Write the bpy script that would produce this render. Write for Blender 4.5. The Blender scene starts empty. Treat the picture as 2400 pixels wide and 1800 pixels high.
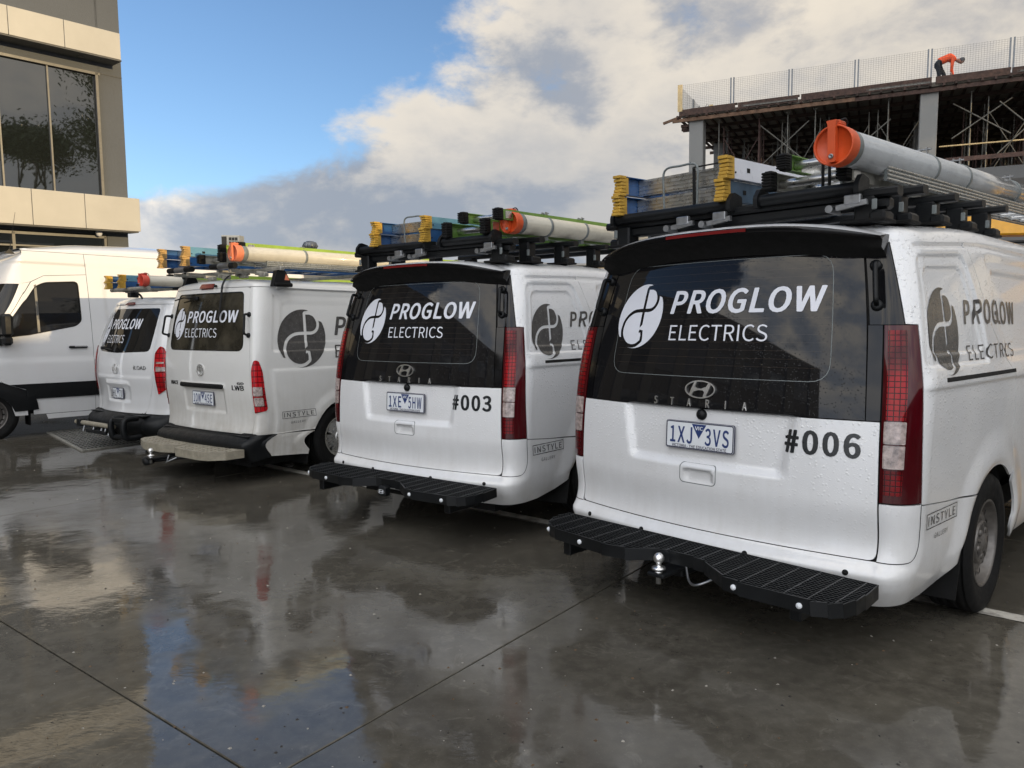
import bpy, bmesh, math, random
import numpy as np
from mathutils import Vector, Matrix, geometry
random.seed(7); np.random.seed(7)
S = bpy.context.scene
COL = S.collection
PI = math.pi
# ------------------------------------------------------------------ camera
PITCH, ROLL, CAMH, FPX = math.radians(4.3577), math.radians(0.304), 1.444, 1730.4
def cam_axes(pitch, roll):
    fw = Vector((0, math.cos(pitch), -math.sin(pitch))); up = Vector((0, math.sin(pitch), math.cos(pitch))); r = Vector((1, 0, 0))
    return r*math.cos(roll)-up*math.sin(roll), up*math.cos(roll)+r*math.sin(roll), fw
def axes_matrix(r, u, fw):
    return Matrix(((r.x, u.x, -fw.x), (r.y, u.y, -fw.y), (r.z, u.z, -fw.z)))
cam = bpy.data.cameras.new('camera'); camo = bpy.data.objects.new('camera', cam); COL.objects.link(camo)
CM = axes_matrix(*cam_axes(PITCH, ROLL))
camo.matrix_world = Matrix.Translation((0, 0, CAMH)) @ CM.to_4x4()
cam.sensor_width = 36; cam.lens = FPX/2400*36; cam.clip_start = 0.05; cam.clip_end = 2000
S.camera = camo
# the yard slopes a little against the buildings: buildings are plumb in a frame turned by a few degrees
BM = axes_matrix(*cam_axes(math.radians(7.35), math.radians(-0.7)))
TILT = CM @ BM.inverted()
# ------------------------------------------------------------------ world, sun, exposure
SUN_EL = math.radians(6.5); SUN_V = Vector((0.76, -0.65, 0)).normalized()
W = bpy.data.worlds.new('World'); S.world = W; W.use_nodes = True
nt = W.node_tree; nt.nodes.clear()
def N(tree, typ, **kw):
    n = tree.nodes.new(typ)
    for k, v in kw.items(): setattr(n, k, v)
    return n
def L(tree, a, b): tree.links.new(a, b)
def mathn(tree, op, a, b=None, c=None, clamp=False):
    n = tree.nodes.new('ShaderNodeMath'); n.operation = op; n.use_clamp = clamp
    for i, v in enumerate((a, b, c)):
        if v is None: continue
        if isinstance(v, (int, float)): n.inputs[i].default_value = v
        else: tree.links.new(v, n.inputs[i])
    return n.outputs[0]
def vmath(tree, op, a, b=None, scale=None):
    n = tree.nodes.new('ShaderNodeVectorMath'); n.operation = op
    for i, v in enumerate((a, b)):
        if v is None: continue
        if isinstance(v, (tuple, list, Vector)): n.inputs[i].default_value = v
        else: tree.links.new(v, n.inputs[i])
    if scale is not None:
        if isinstance(scale, (int, float)): n.inputs['Scale'].default_value = scale
        else: tree.links.new(scale, n.inputs['Scale'])
    return n
def mixc(tree, fac, a, b, mode='MIX'):
    n = tree.nodes.new('ShaderNodeMix'); n.data_type = 'RGBA'; n.blend_type = mode
    if isinstance(fac, (int, float)): n.inputs[0].default_value = fac
    else: tree.links.new(fac, n.inputs[0])
    for i, v in ((6, a), (7, b)):
        if isinstance(v, (tuple, list)): n.inputs[i].default_value = (*v[:3], 1)
        else: tree.links.new(v, n.inputs[i])
    return n.outputs[2]
def ramp(tree, fac, stops, interp='LINEAR'):
    n = tree.nodes.new('ShaderNodeValToRGB'); n.color_ramp.interpolation = interp
    e = n.color_ramp.elements
    while len(e) < len(stops): e.new(0.5)
    for i, (p, c) in enumerate(stops):
        e[i].position = p; e[i].color = (c, c, c, 1) if isinstance(c, (int, float)) else (*c[:3], 1)
    tree.links.new(fac, n.inputs[0]); return n.outputs[0]
def noise(tree, vec, scale, detail=4, rough=0.5, dist=0.0, out=0):
    n = tree.nodes.new('ShaderNodeTexNoise'); n.inputs['Scale'].default_value = scale; n.inputs['Detail'].default_value = detail
    n.inputs['Roughness'].default_value = rough; n.inputs['Distortion'].default_value = dist
    if vec is not None: tree.links.new(vec, n.inputs['Vector'])
    return n.outputs[out]
def smooth(tree, v, a, b):
    n = tree.nodes.new('ShaderNodeMapRange'); n.interpolation_type = 'SMOOTHSTEP'
    tree.links.new(v, n.inputs[0]); n.inputs[1].default_value = a; n.inputs[2].default_value = b
    return n.outputs[0]
sky = N(nt, 'ShaderNodeTexSky', sky_type='NISHITA', sun_disc=False, sun_elevation=math.radians(16),
        sun_rotation=math.atan2(SUN_V.x, SUN_V.y), air_density=1.0, dust_density=0.6, ozone_density=2.2)
tc = N(nt, 'ShaderNodeTexCoord')
D = vmath(nt, 'NORMALIZE', tc.outputs['Generated']).outputs[0]
sx = N(nt, 'ShaderNodeSeparateXYZ'); L(nt, D, sx.inputs[0])
mpn = nt.nodes.new('ShaderNodeMapping'); mpn.inputs['Scale'].default_value = (1.0, 1.0, 1.75); mpn.inputs['Location'].default_value = (3.1, 1.4, 0.6); L(nt, D, mpn.inputs[0])
P0 = mpn.outputs[0]
P1 = vmath(nt, 'ADD', P0, (0.045, -0.035, 0.085)).outputs[0]
def cloud_density(p):
    big = noise(nt, p, 1.5, 2, 0.5); det = noise(nt, p, 4.2, 12, 0.56, 0.15); puff = noise(nt, p, 9.0, 8, 0.62, 0.3)
    return mathn(nt, 'ADD', mathn(nt, 'ADD', mathn(nt, 'MULTIPLY', big, 0.42), mathn(nt, 'MULTIPLY', det, 0.52)), mathn(nt, 'MULTIPLY', puff, 0.20))
d0 = cloud_density(P0); d1 = cloud_density(P1)
# a clear gap to the north-west above the low cloud bank, cloud everywhere else (a large front, in world directions)
side = smooth(nt, vmath(nt, 'DOT_PRODUCT', D, Vector((-0.66, 0.50, 0.56)).normalized()).outputs['Value'], 0.62, 0.82); low = mathn(nt, 'SUBTRACT', 0.205, sx.outputs[2])
gap = mathn(nt, 'MULTIPLY', side, smooth(nt, sx.outputs[2], 0.10, 0.25))
cover = mathn(nt, 'ADD', mathn(nt, 'MULTIPLY_ADD', gap, -0.385, 0.20), mathn(nt, 'MULTIPLY', mathn(nt, 'MAXIMUM', low, 0.0), 0.9))
dens = mathn(nt, 'ADD', d0, cover)
cf = smooth(nt, dens, 0.60, 0.69)
lit = smooth(nt, mathn(nt, 'SUBTRACT', d0, d1), -0.075, 0.065)
thick = smooth(nt, dens, 0.66, 0.90)
warmdir = smooth(nt, vmath(nt, 'DOT_PRODUCT', D, Vector((0.80, 0.35, 0.45))).outputs['Value'], 0.35, 0.95)
cshade = mixc(nt, warmdir, (1.75, 1.95, 2.3), (2.6, 2.5, 2.45))
clit = mixc(nt, warmdir, (4.25, 3.9, 3.4), (4.7, 4.2, 3.45))
base_c = mixc(nt, mathn(nt, 'MULTIPLY', thick, 0.62), clit, cshade)
ccol = mixc(nt, lit, cshade, base_c)
# unseen sky behind the camera made brighter, an added fill for the van rears
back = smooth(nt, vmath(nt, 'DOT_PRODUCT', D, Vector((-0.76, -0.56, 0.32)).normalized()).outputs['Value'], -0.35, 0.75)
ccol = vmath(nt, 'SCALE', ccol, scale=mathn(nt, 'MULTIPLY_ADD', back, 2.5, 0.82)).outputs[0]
skyc = mixc(nt, 1.0, sky.outputs[0], (0.60, 0.66, 0.73), 'MULTIPLY')
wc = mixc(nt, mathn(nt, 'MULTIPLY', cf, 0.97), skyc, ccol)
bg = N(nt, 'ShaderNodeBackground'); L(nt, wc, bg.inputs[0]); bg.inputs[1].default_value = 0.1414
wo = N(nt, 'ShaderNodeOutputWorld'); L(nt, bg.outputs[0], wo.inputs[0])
sl = bpy.data.lights.new('sun', 'SUN'); sl.energy = 2.0; sl.angle = math.radians(0.53); sl.color = (1.0, 0.75, 0.42)
so = bpy.data.objects.new('sun', sl); COL.objects.link(so); so.location = (30, -30, 30)
sdir = Vector((SUN_V.x*math.cos(SUN_EL), SUN_V.y*math.cos(SUN_EL), math.sin(SUN_EL)))
so.rotation_euler = sdir.to_track_quat('Z', 'Y').to_euler()
S.view_settings.view_transform = 'Standard'; S.view_settings.look = 'None'; S.view_settings.exposure = 0.76; S.view_settings.gamma = 1.0
S.view_settings.use_curve_mapping = False
S.render.engine = 'CYCLES'
S.cycles.max_bounces = 8
# ------------------------------------------------------------------ materials
MATS = {}
def new_mat(name):
    m = bpy.data.materials.new(name); m.use_nodes = True; t = m.node_tree; t.nodes.clear()
    b = t.nodes.new('ShaderNodeBsdfPrincipled'); o = t.nodes.new('ShaderNodeOutputMaterial'); t.links.new(b.outputs[0], o.inputs[0])
    MATS[name] = m; return m, t, b
def simple(name, col, rough=0.5, metal=0.0, var=0.12, vscale=6.0, bump=0.0, bscale=60.0, coat=0.0, spec=0.5, rvar=0.1):
    m, t, b = new_mat(name)
    tc = t.nodes.new('ShaderNodeTexCoord')
    n = noise(t, tc.outputs['Object'], vscale, 5, 0.6)
    lo = tuple(c*(1-var) for c in col); hi = tuple(min(1, c*(1+var)) for c in col)
    L(t, ramp(t, n, [(0.3, lo), (0.7, hi)]), b.inputs['Base Color'])
    n2 = noise(t, tc.outputs['Object'], vscale*3.1, 4, 0.6)
    L(t, ramp(t, n2, [(0.3, max(0.02, rough-rvar)), (0.7, min(1, rough+rvar))]), b.inputs['Roughness'])
    b.inputs['Metallic'].default_value = metal; b.inputs['Coat Weight'].default_value = coat; b.inputs['Coat Roughness'].default_value = 0.05
    b.inputs['Specular IOR Level'].default_value = spec
    if bump > 0:
        bp = t.nodes.new('ShaderNodeBump'); bp.inputs['Strength'].default_value = 1.0; bp.inputs['Distance'].default_value = bump
        L(t, noise(t, tc.outputs['Object'], bscale, 4, 0.6), bp.inputs['Height']); L(t, bp.outputs[0], b.inputs['Normal'])
    return m
def droplets(t, scale, thr0, thr1, dist, coord='Object', prev=None, zfade=None):
    tc = t.nodes.new('ShaderNodeTexCoord'); v = t.nodes.new('ShaderNodeTexVoronoi'); v.inputs['Scale'].default_value = scale
    L(t, tc.outputs[coord], v.inputs['Vector'])
    h = ramp(t, v.outputs['Distance'], [(0.0, 1.0), (thr0, 0.75), (thr1, 0.0)])
    gate = ramp(t, v.outputs['Color'], [(0.40, 0.0), (0.45, 1.0)])
    h = mathn(t, 'MULTIPLY', h, gate)
    if zfade is not None: h = mathn(t, 'MULTIPLY', h, zfade)
    bp = t.nodes.new('ShaderNodeBump'); bp.inputs['Strength'].default_value = 1.0; bp.inputs['Distance'].default_value = dist
    L(t, h, bp.inputs['Height'])
    if prev is not None: L(t, prev, bp.inputs['Normal'])
    return bp.outputs[0], h
def paint(name, col, wet=1.0, dirt=0.0):
    m, t, b = new_mat(name)
    tc = t.nodes.new('ShaderNodeTexCoord')
    n = noise(t, tc.outputs['Object'], 2.5, 6, 0.65)
    c = mixc(t, ramp(t, n, [(0.45, 0.0), (0.8, 0.10)]), col, (0.42, 0.40, 0.35))
    if dirt > 0:
        sp = N(t, 'ShaderNodeSeparateXYZ'); L(t, tc.outputs['Object'], sp.inputs[0])
        hz = smooth(t, sp.outputs[2], 1.15, 0.25)
        n3 = noise(t, tc.outputs['Object'], 5.0, 8, 0.7)
        mp = t.nodes.new('ShaderNodeMapping'); mp.inputs['Scale'].default_value = (28, 28, 1.2); L(t, tc.outputs['Object'], mp.inputs[0])
        n4 = noise(t, mp.outputs[0], 1.0, 4, 0.6)
        f = mathn(t, 'MULTIPLY', mathn(t, 'MULTIPLY', hz, dirt), ramp(t, mathn(t, 'ADD', mathn(t, 'MULTIPLY', n3, .6), mathn(t, 'MULTIPLY', n4, .4)), [(0.3, 0.1), (0.65, 1.0)]))
        c = mixc(t, f, c, (0.30, 0.26, 0.19))
    L(t, c, b.inputs['Base Color'])
    b.inputs['Roughness'].default_value = 0.32; b.inputs['Coat Weight'].default_value = 0.9; b.inputs['Coat Roughness'].default_value = 0.035
    if wet > 0:
        sp = N(t, 'ShaderNodeSeparateXYZ'); L(t, tc.outputs['Object'], sp.inputs[0])
        zf = smooth(t, sp.outputs[2], 0.5, 1.5)
        zf = mathn(t, 'ADD', mathn(t, 'MULTIPLY', zf, 0.9), 0.12)
        nb, _ = droplets(t, 55, 0.22, 0.34, 0.0024*wet, zfade=zf)
        nb2, _ = droplets(t, 130, 0.22, 0.34, 0.0011*wet, prev=nb, zfade=zf)
        L(t, nb2, b.inputs['Coat Normal']); L(t, nb2, b.inputs['Normal'])
    return m
paint('van_white', (0.79, 0.80, 0.81), wet=1.0, dirt=0.22)
paint('van_white_dirty', (0.72, 0.72, 0.70), wet=0.35, dirt=0.55)
paint('van_white_plain', (0.68, 0.69, 0.70), wet=0.0, dirt=0.12)
simple('black_plastic', (0.006, 0.007, 0.008), 0.45, spec=0.28, bump=0.0004, bscale=400, var=0.25)
simple('black_gloss', (0.005, 0.005, 0.006), 0.10, var=0.1, rvar=0.04, coat=0.15, spec=0.3)
simple('black_grating', (0.006, 0.007, 0.008), 0.42, var=0.3, spec=0.35)
simple('blue_rail_mid', (0.06, 0.11, 0.17), 0.45, var=0.3, vscale=7)
simple('liner_black', (0.004, 0.004, 0.004), 0.9)
simple('rubber', (0.008, 0.008, 0.008), 0.72, spec=0.2, bump=0.001, bscale=60, var=0.3)
simple('rim_steel', (0.15, 0.14, 0.13), 0.42, metal=0.6, var=0.3, vscale=14)
simple('rim_alloy', (0.62, 0.62, 0.60), 0.28, metal=0.8, var=0.1)
simple('chrome', (0.90, 0.90, 0.89), 0.34, metal=1.0, var=0.03, rvar=0.03)
simple('galv', (0.34, 0.35, 0.36), 0.40, metal=0.9, var=0.15, vscale=20)
simple('aluminium', (0.66, 0.66, 0.64), 0.30, metal=0.95, var=0.12, vscale=9)
simple('blue_rail', (0.012, 0.075, 0.22), 0.40, var=0.25, vscale=7)
simple('blue_rail_pale', (0.10, 0.25, 0.36), 0.45, var=0.2, vscale=7)
simple('yellow_foot', (0.50, 0.30, 0.04), 0.62, var=0.25, vscale=14, bump=0.001, bscale=80)
simple('tan_foot', (0.42, 0.26, 0.09), 0.7, var=0.3, vscale=14, bump=0.001, bscale=80)
simple('green_rail', (0.13, 0.25, 0.05), 0.42, var=0.2, vscale=8)
simple('lime_rail', (0.27, 0.40, 0.06), 0.4, var=0.15, vscale=8)
simple('dirty_alu', (0.36, 0.35, 0.31), 0.55, metal=0.5, var=0.3, vscale=18)
simple('step_beige', (0.27, 0.245, 0.19), 0.60, var=0.25, vscale=16)
simple('orange_cap', (0.62, 0.085, 0.018), 0.45, var=0.12, vscale=12, bump=0.0005, bscale=50)
simple('faded_cap', (0.66, 0.20, 0.10), 0.55, var=0.15, vscale=12)
simple('red_cap', (0.62, 0.08, 0.05), 0.5, var=0.1)
simple('grey_clamp', (0.16, 0.18, 0.18), 0.5)
simple('cross_metal', (0.020, 0.021, 0.022), 0.45)
simple('strap_black', (0.012, 0.012, 0.013), 0.75)
simple('decal_white', (0.72, 0.74, 0.80), 0.35, var=0.04)
simple('decal_black', (0.016, 0.018, 0.020), 0.28, var=0.2, rvar=0.08)
simple('decal_grey', (0.070, 0.066, 0.062), 0.22, var=0.25, vscale=20, rvar=0.1)
simple('plate_white', (0.74, 0.77, 0.80), 0.35, var=0.05)
simple('plate_blue', (0.022, 0.045, 0.16), 0.4, var=0.1)
simple('plate_navy', (0.020, 0.022, 0.055), 0.45)
simple('brake_red', (0.16, 0.008, 0.010), 0.15, coat=0.6, rvar=0.04)
simple('lamp_clear', (0.36, 0.29, 0.27), 0.12, coat=0.9, var=0.55, vscale=38, bump=0.002, bscale=130)
simple('lamp_dark', (0.055, 0.002, 0.004), 0.08, coat=0.5, spec=0.2, var=0.15, rvar=0.03)
simple('water_silver', (0.5, 0.5, 0.5), 0.2, metal=0.9)
simple('grit_pale', (0.30, 0.28, 0.24), 0.6); simple('grit_dark', (0.025, 0.022, 0.018), 0.7); simple('grit_brown', (0.10, 0.06, 0.03), 0.7)
simple('brass', (0.30, 0.22, 0.08), 0.4, metal=0.8)
# dark rear glass with fine drops and heater lines
def glass_mat(name, col, wet, heater, haze=0.0):
    m, t, b = new_mat(name)
    tc = t.nodes.new('ShaderNodeTexCoord'); sp = N(t, 'ShaderNodeSeparateXYZ'); L(t, tc.outputs['Object'], sp.inputs[0])
    c = col
    if heater:
        w = mathn(t, 'FRACT', mathn(t, 'MULTIPLY', sp.outputs[2], 27.0))
        ln = mathn(t, 'LESS_THAN', w, 0.045)
        inx = mathn(t, 'LESS_THAN', mathn(t, 'ABSOLUTE', sp.outputs[0]), 0.56)
        inz = mathn(t, 'GREATER_THAN', sp.outputs[2], 1.25)
        c = mixc(t, mathn(t, 'MULTIPLY', mathn(t, 'MULTIPLY', ln, inx), mathn(t, 'MULTIPLY', inz, 0.5)), col, (0.06, 0.045, 0.035))
    if haze > 0:
        hn = noise(t, tc.outputs['Object'], 3.2, 6, 0.6)
        c = mixc(t, ramp(t, hn, [(0.42, 0.0), (0.75, haze)]), c, (0.16, 0.14, 0.10))
    if isinstance(c, tuple): b.inputs['Base Color'].default_value = (*c, 1)
    else: L(t, c, b.inputs['Base Color'])
    L(t, ramp(t, noise(t, tc.outputs['Object'], 4.0, 5, 0.6), [(0.35, 0.02), (0.75, 0.02+0.12*haze+0.02)]), b.inputs['Roughness'])
    b.inputs['IOR'].default_value = 1.5; b.inputs['Specular IOR Level'].default_value = 0.40
    if wet > 0:
        n1 = smooth(t, noise(t, tc.outputs['Object'], 2.2, 3, 0.5), 0.42, 0.6)
        nb, h = droplets(t, 95, 0.18, 0.27, 0.0010*wet, zfade=n1)
        L(t, nb, b.inputs['Normal'])
    return m
glass_mat('glass_rear', (0.010, 0.010, 0.011), 1.0, True)
glass_mat('glass_dark', (0.012, 0.012, 0.012), 0.0, False)
glass_mat('glass_hazy', (0.020, 0.018, 0.013), 0.8, False, haze=0.5)
def office_glass():
    m, t, b = new_mat('office_glass')
    b.inputs['Base Color'].default_value = (0.012, 0.014, 0.013, 1); b.inputs['Roughness'].default_value = 0.015
    b.inputs['Specular IOR Level'].default_value = 1.0; b.inputs['IOR'].default_value = 1.9
    tc = t.nodes.new('ShaderNodeTexCoord'); bp = t.nodes.new('ShaderNodeBump'); bp.inputs['Distance'].default_value = 0.004
    L(t, noise(t, tc.outputs['Object'], 0.8, 2, 0.4), bp.inputs['Height']); L(t, bp.outputs[0], b.inputs['Normal'])
office_glass()
def lamp_mat(name, c0, c1, nx, nz):
    # moulded lens: a grid of pillow-shaped optics, dark lines between
    m, t, b = new_mat(name)
    uv = t.nodes.new('ShaderNodeUVMap'); sp = N(t, 'ShaderNodeSeparateXYZ'); L(t, uv.outputs[0], sp.inputs[0])
    fx = mathn(t, 'ABSOLUTE', mathn(t, 'SUBTRACT', mathn(t, 'FRACT', mathn(t, 'MULTIPLY', sp.outputs[0], nx)), 0.5))
    fz = mathn(t, 'ABSOLUTE', mathn(t, 'SUBTRACT', mathn(t, 'FRACT', mathn(t, 'MULTIPLY', sp.outputs[1], nz)), 0.5))
    e = smooth(t, mathn(t, 'MAXIMUM', fx, fz), 0.38, 0.46)
    tc = t.nodes.new('ShaderNodeTexCoord')
    v = ramp(t, noise(t, tc.outputs['Object'], 5.0, 2, 0.5), [(0.38, c0), (0.62, c1)])
    L(t, mixc(t, e, v, tuple(c*0.35 for c in c0)), b.inputs['Base Color'])
    bp = t.nodes.new('ShaderNodeBump'); bp.inputs['Distance'].default_value = 0.003; bp.inputs['Strength'].default_value = 0.6
    L(t, mathn(t, 'SUBTRACT', 1.0, e), bp.inputs['Height']); L(t, bp.outputs[0], b.inputs['Normal'])
    b.inputs['Roughness'].default_value = 0.25; b.inputs['Coat Weight'].default_value = 0.35; b.inputs['Coat Roughness'].default_value = 0.03; b.inputs['Specular IOR Level'].default_value = 0.15
lamp_mat('lamp_red_grid', (0.075, 0.001, 0.003), (0.34, 0.004, 0.008), 50, 42)
lamp_mat('lamp_red', (0.26, 0.003, 0.006), (0.50, 0.008, 0.014), 24, 18)
def pipe_mat(name, col, rough):
    m, t, b = new_mat(name)
    tc = t.nodes.new('ShaderNodeTexCoord'); sp = N(t, 'ShaderNodeSeparateXYZ'); L(t, tc.outputs['Object'], sp.inputs[0])
    n = noise(t, tc.outputs['Object'], 6, 8, 0.65)
    mp = t.nodes.new('ShaderNodeMapping'); mp.inputs['Scale'].default_value = (60, 2.0, 60); L(t, tc.outputs['Object'], mp.inputs[0])
    st = noise(t, mp.outputs[0], 1.0, 4, 0.6)
    c = mixc(t, ramp(t, n, [(0.45, 0.0), (0.75, 0.45)]), col, tuple(k*0.6 for k in col))
    c = mixc(t, ramp(t, st, [(0.5, 0.0), (0.7, 0.18)]), c, (0.2, 0.18, 0.14))
    L(t, c, b.inputs['Base Color']); b.inputs['Roughness'].default_value = rough; b.inputs['Coat Weight'].default_value = 0.5; b.inputs['Coat Roughness'].default_value = 0.08
    nb, _ = droplets(t, 90, 0.2, 0.32, 0.0016); L(t, nb, b.inputs['Normal'])
pipe_mat('pipe_grey', (0.42, 0.435, 0.44), 0.16); pipe_mat('pipe_cream', (0.56, 0.52, 0.42), 0.4)
def concrete(name, col, joint=None, rough=0.85, bump=0.004, stain=0.3):
    m, t, b = new_mat(name)
    tc = t.nodes.new('ShaderNodeTexCoord')
    n = noise(t, tc.outputs['Object'], 0.7, 8, 0.65); n2 = noise(t, tc.outputs['Object'], 45, 3, 0.6)
    c = mixc(t, ramp(t, n, [(0.35, 0.0), (0.75, stain)]), col, tuple(k*0.6 for k in col))
    c = mixc(t, ramp(t, n2, [(0.3, 0.0), (0.8, 0.25)]), c, tuple(min(1, k*1.4) for k in col))
    L(t, c, b.inputs['Base Color']); b.inputs['Roughness'].default_value = rough
    bp = t.nodes.new('ShaderNodeBump'); bp.inputs['Distance'].default_value = bump; L(t, n2, bp.inputs['Height']); L(t, bp.outputs[0], b.inputs['Normal'])
    return m
concrete('wall_render', (0.098, 0.107, 0.118)); concrete('column_concrete', (0.22, 0.22, 0.21)); concrete('slab_edge', (0.20, 0.18, 0.15))
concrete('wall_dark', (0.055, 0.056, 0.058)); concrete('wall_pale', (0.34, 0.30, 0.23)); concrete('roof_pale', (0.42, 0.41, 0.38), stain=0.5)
simple('fascia_cream', (0.44, 0.425, 0.38), 0.42, var=0.06, vscale=1.2, rvar=0.08, coat=0.15)
simple('soffit', (0.10, 0.10, 0.095), 0.7); simple('frame_alu', (0.13, 0.128, 0.12), 0.4, metal=0.4); simple('interior_dark', (0.02, 0.02, 0.02), 0.8)
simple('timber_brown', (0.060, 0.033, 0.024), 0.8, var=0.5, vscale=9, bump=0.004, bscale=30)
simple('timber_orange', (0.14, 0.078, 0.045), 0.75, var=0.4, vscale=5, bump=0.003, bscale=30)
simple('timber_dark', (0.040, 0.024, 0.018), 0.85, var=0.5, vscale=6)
simple('ply_yellow', (0.55, 0.42, 0.22), 0.7, var=0.2)
simple('rust_steel', (0.06, 0.032, 0.026), 0.75, var=0.5, vscale=7)
simple('scaf_steel', (0.13, 0.125, 0.11), 0.5, metal=0.5, var=0.4, vscale=3)
simple('mesh_wire', (0.035, 0.040, 0.045), 0.5, metal=0.3)
simple('post_steel', (0.16, 0.17, 0.18), 0.45, metal=0.6)
simple('hivis', (0.85, 0.10, 0.02), 0.7, var=0.15, bump=0.004, bscale=18); simple('trousers', (0.014, 0.018, 0.022), 0.85, var=0.3)
simple('skin', (0.30, 0.16, 0.11), 0.55); simple('beanie', (0.06, 0.065, 0.075), 0.9); simple('boots', (0.03, 0.02, 0.015), 0.7)
simple('digger_yellow', (0.72, 0.36, 0.015), 0.38, var=0.12, coat=0.4)
simple('bark', (0.07, 0.055, 0.045), 0.9); simple('leaf', (0.045, 0.065, 0.022), 0.6, var=0.4)
simple('hvac', (0.32, 0.33, 0.32), 0.6)
# ------------------------------------------------------------------ mesh helpers
class MB:
    def __init__(s): s.v = []; s.f = []; s.m = []; s.sm = []; s.mats = []
    def mi(s, mat):
        if mat not in s.mats: s.mats.append(mat)
        return s.mats.index(mat)
    def add(s, vs, fs, mat=None, sm=False):
        o = len(s.v); s.v += [tuple(v) for v in vs]; k = s.mi(mat) if mat else 0
        for f in fs: s.f.append([o+i for i in f]); s.m.append(k); s.sm.append(sm)
    def box(s, c, d, mat=None, ch=0.0, R=None):
        hx, hy, hz = d[0]/2, d[1]/2, d[2]/2
        if ch <= 0:
            vs = [(x, y, z) for x in (-hx, hx) for y in (-hy, hy) for z in (-hz, hz)]
            fs = [(0, 1, 3, 2), (4, 6, 7, 5), (0, 4, 5, 1), (2, 3, 7, 6), (0, 2, 6, 4), (1, 5, 7, 3)]
        else:
            ch = min(ch, hx*.9, hy*.9, hz*.9); vs = []; fs = []; idx = {}
            for ax in range(3):
                for i in (-1, 1):
                    for j in (-1, 1):
                        for k in (-1, 1):
                            sg = (i, j, k); h = (hx, hy, hz)
                            idx[(ax, i, j, k)] = len(vs)
                            vs.append(tuple(sg[q]*(h[q] if q == ax else h[q]-ch) for q in range(3)))
            g = lambda ax, a, b, c: idx[(ax, a, b, c)]
            for i in (-1, 1):
                fs.append([g(0, i, -1, -1), g(0, i, 1, -1), g(0, i, 1, 1), g(0, i, -1, 1)][::i])
                fs.append([g(1, -1, i, -1), g(1, -1, i, 1), g(1, 1, i, 1), g(1, 1, i, -1)][::i])
                fs.append([g(2, -1, -1, i), g(2, 1, -1, i), g(2, 1, 1, i), g(2, -1, 1, i)][::i])
            for i in (-1, 1):
                for j in (-1, 1):
                    fs.append([g(0, i, j, -1), g(1, i, j, -1), g(1, i, j, 1), g(0, i, j, 1)][::-i*j or 1])
                    fs.append([g(0, i, -1, j), g(0, i, 1, j), g(2, i, 1, j), g(2, i, -1, j)][::-i*j or 1])
                    fs.append([g(1, -1, i, j), g(2, -1, i, j), g(2, 1, i, j), g(1, 1, i, j)][::-i*j or 1])
                    for k in (-1, 1): fs.append([g(0, i, j, k), g(1, i, j, k), g(2, i, j, k)][::i*j*k])
        if R is not None: vs = [R @ Vector(v) for v in vs]
        s.add([(v[0]+c[0], v[1]+c[1], v[2]+c[2]) for v in vs], fs, mat)
        return s
    def bar(s, p0, p1, w, h, mat=None, up=(0, 0, 1), ch=0.0):
        p0 = Vector(p0); p1 = Vector(p1); d = p1-p0; ln = d.length; d.normalize(); u = Vector(up)
        if abs(d.dot(u)) > .98: u = Vector((1, 0, 0))
        x = d.cross(u).normalized(); u = x.cross(d)
        R = Matrix(((x.x, d.x, u.x), (x.y, d.y, u.y), (x.z, d.z, u.z)))
        return s.box((p0+p1)/2, (w, ln, h), mat, ch, R)
    def tube(s, pts, r, n=10, mat=None, cap=True, closed=False):
        pts = [Vector(p) for p in pts]; K = len(pts); rs = r if isinstance(r, (list, tuple)) else [r]*K
        vs = []; prev = None
        for i, p in enumerate(pts):
            if closed: d = pts[(i+1) % K]-pts[i-1]
            else: d = pts[min(i+1, K-1)]-pts[max(i-1, 0)]
            d.normalize()
            if prev is None:
                a = Vector((0, 0, 1)) if abs(d.z) < .9 else Vector((1, 0, 0)); x = d.cross(a).normalized()
            else: x = (prev-d*prev.dot(d)).normalized()
            prev = x; y = d.cross(x)
            for k in range(n):
                t = 2*PI*k/n; vs.append(p+(x*math.cos(t)+y*math.sin(t))*rs[i])
        fs = []
        for i in range(K if closed else K-1):
            j = (i+1) % K
            for k in range(n):
                q = (k+1) % n; fs.append((i*n+k, i*n+q, j*n+q, j*n+k))
        s.add(vs, fs, mat, True)
        if cap and not closed:
            s.add(vs[:n], [tuple(range(n))[::-1]], mat); s.add(vs[-n:], [tuple(range(n))], mat)
        return s
    def lathe(s, prof, c, axis, n=32, mat=None, sm=True):
        # prof: list of (radius, t along axis); axis unit vector
        c = Vector(c); a = Vector(axis).normalized(); x = a.orthogonal().normalized(); y = a.cross(x); vs = []
        for r, t in prof:
            for k in range(n):
                th = 2*PI*k/n; vs.append(c+a*t+(x*math.cos(th)+y*math.sin(th))*r)
        fs = []
        for i in range(len(prof)-1):
            for k in range(n):
                q = (k+1) % n; fs.append((i*n+k, i*n+q, (i+1)*n+q, (i+1)*n+k))
        s.add(vs, fs, mat, sm); return s
    def prism(s, poly, fr, d0, d1, mat=None, sm=False):
        # poly: list of 2d points, fr(u,v,w)->3d
        n = len(poly); vs = [fr(p[0], p[1], d0) for p in poly]+[fr(p[0], p[1], d1) for p in poly]
        tri = geometry.tessellate_polygon([[Vector((p[0], p[1], 0)) for p in poly]])
        fs = [tuple(t) for t in tri]+[tuple(n+i for i in t[::-1]) for t in tri]
        s.add(vs, fs, mat); s.add(vs, [(i, (i+1) % n, n+(i+1) % n, n+i) for i in range(n)], mat, sm); return s
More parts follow.
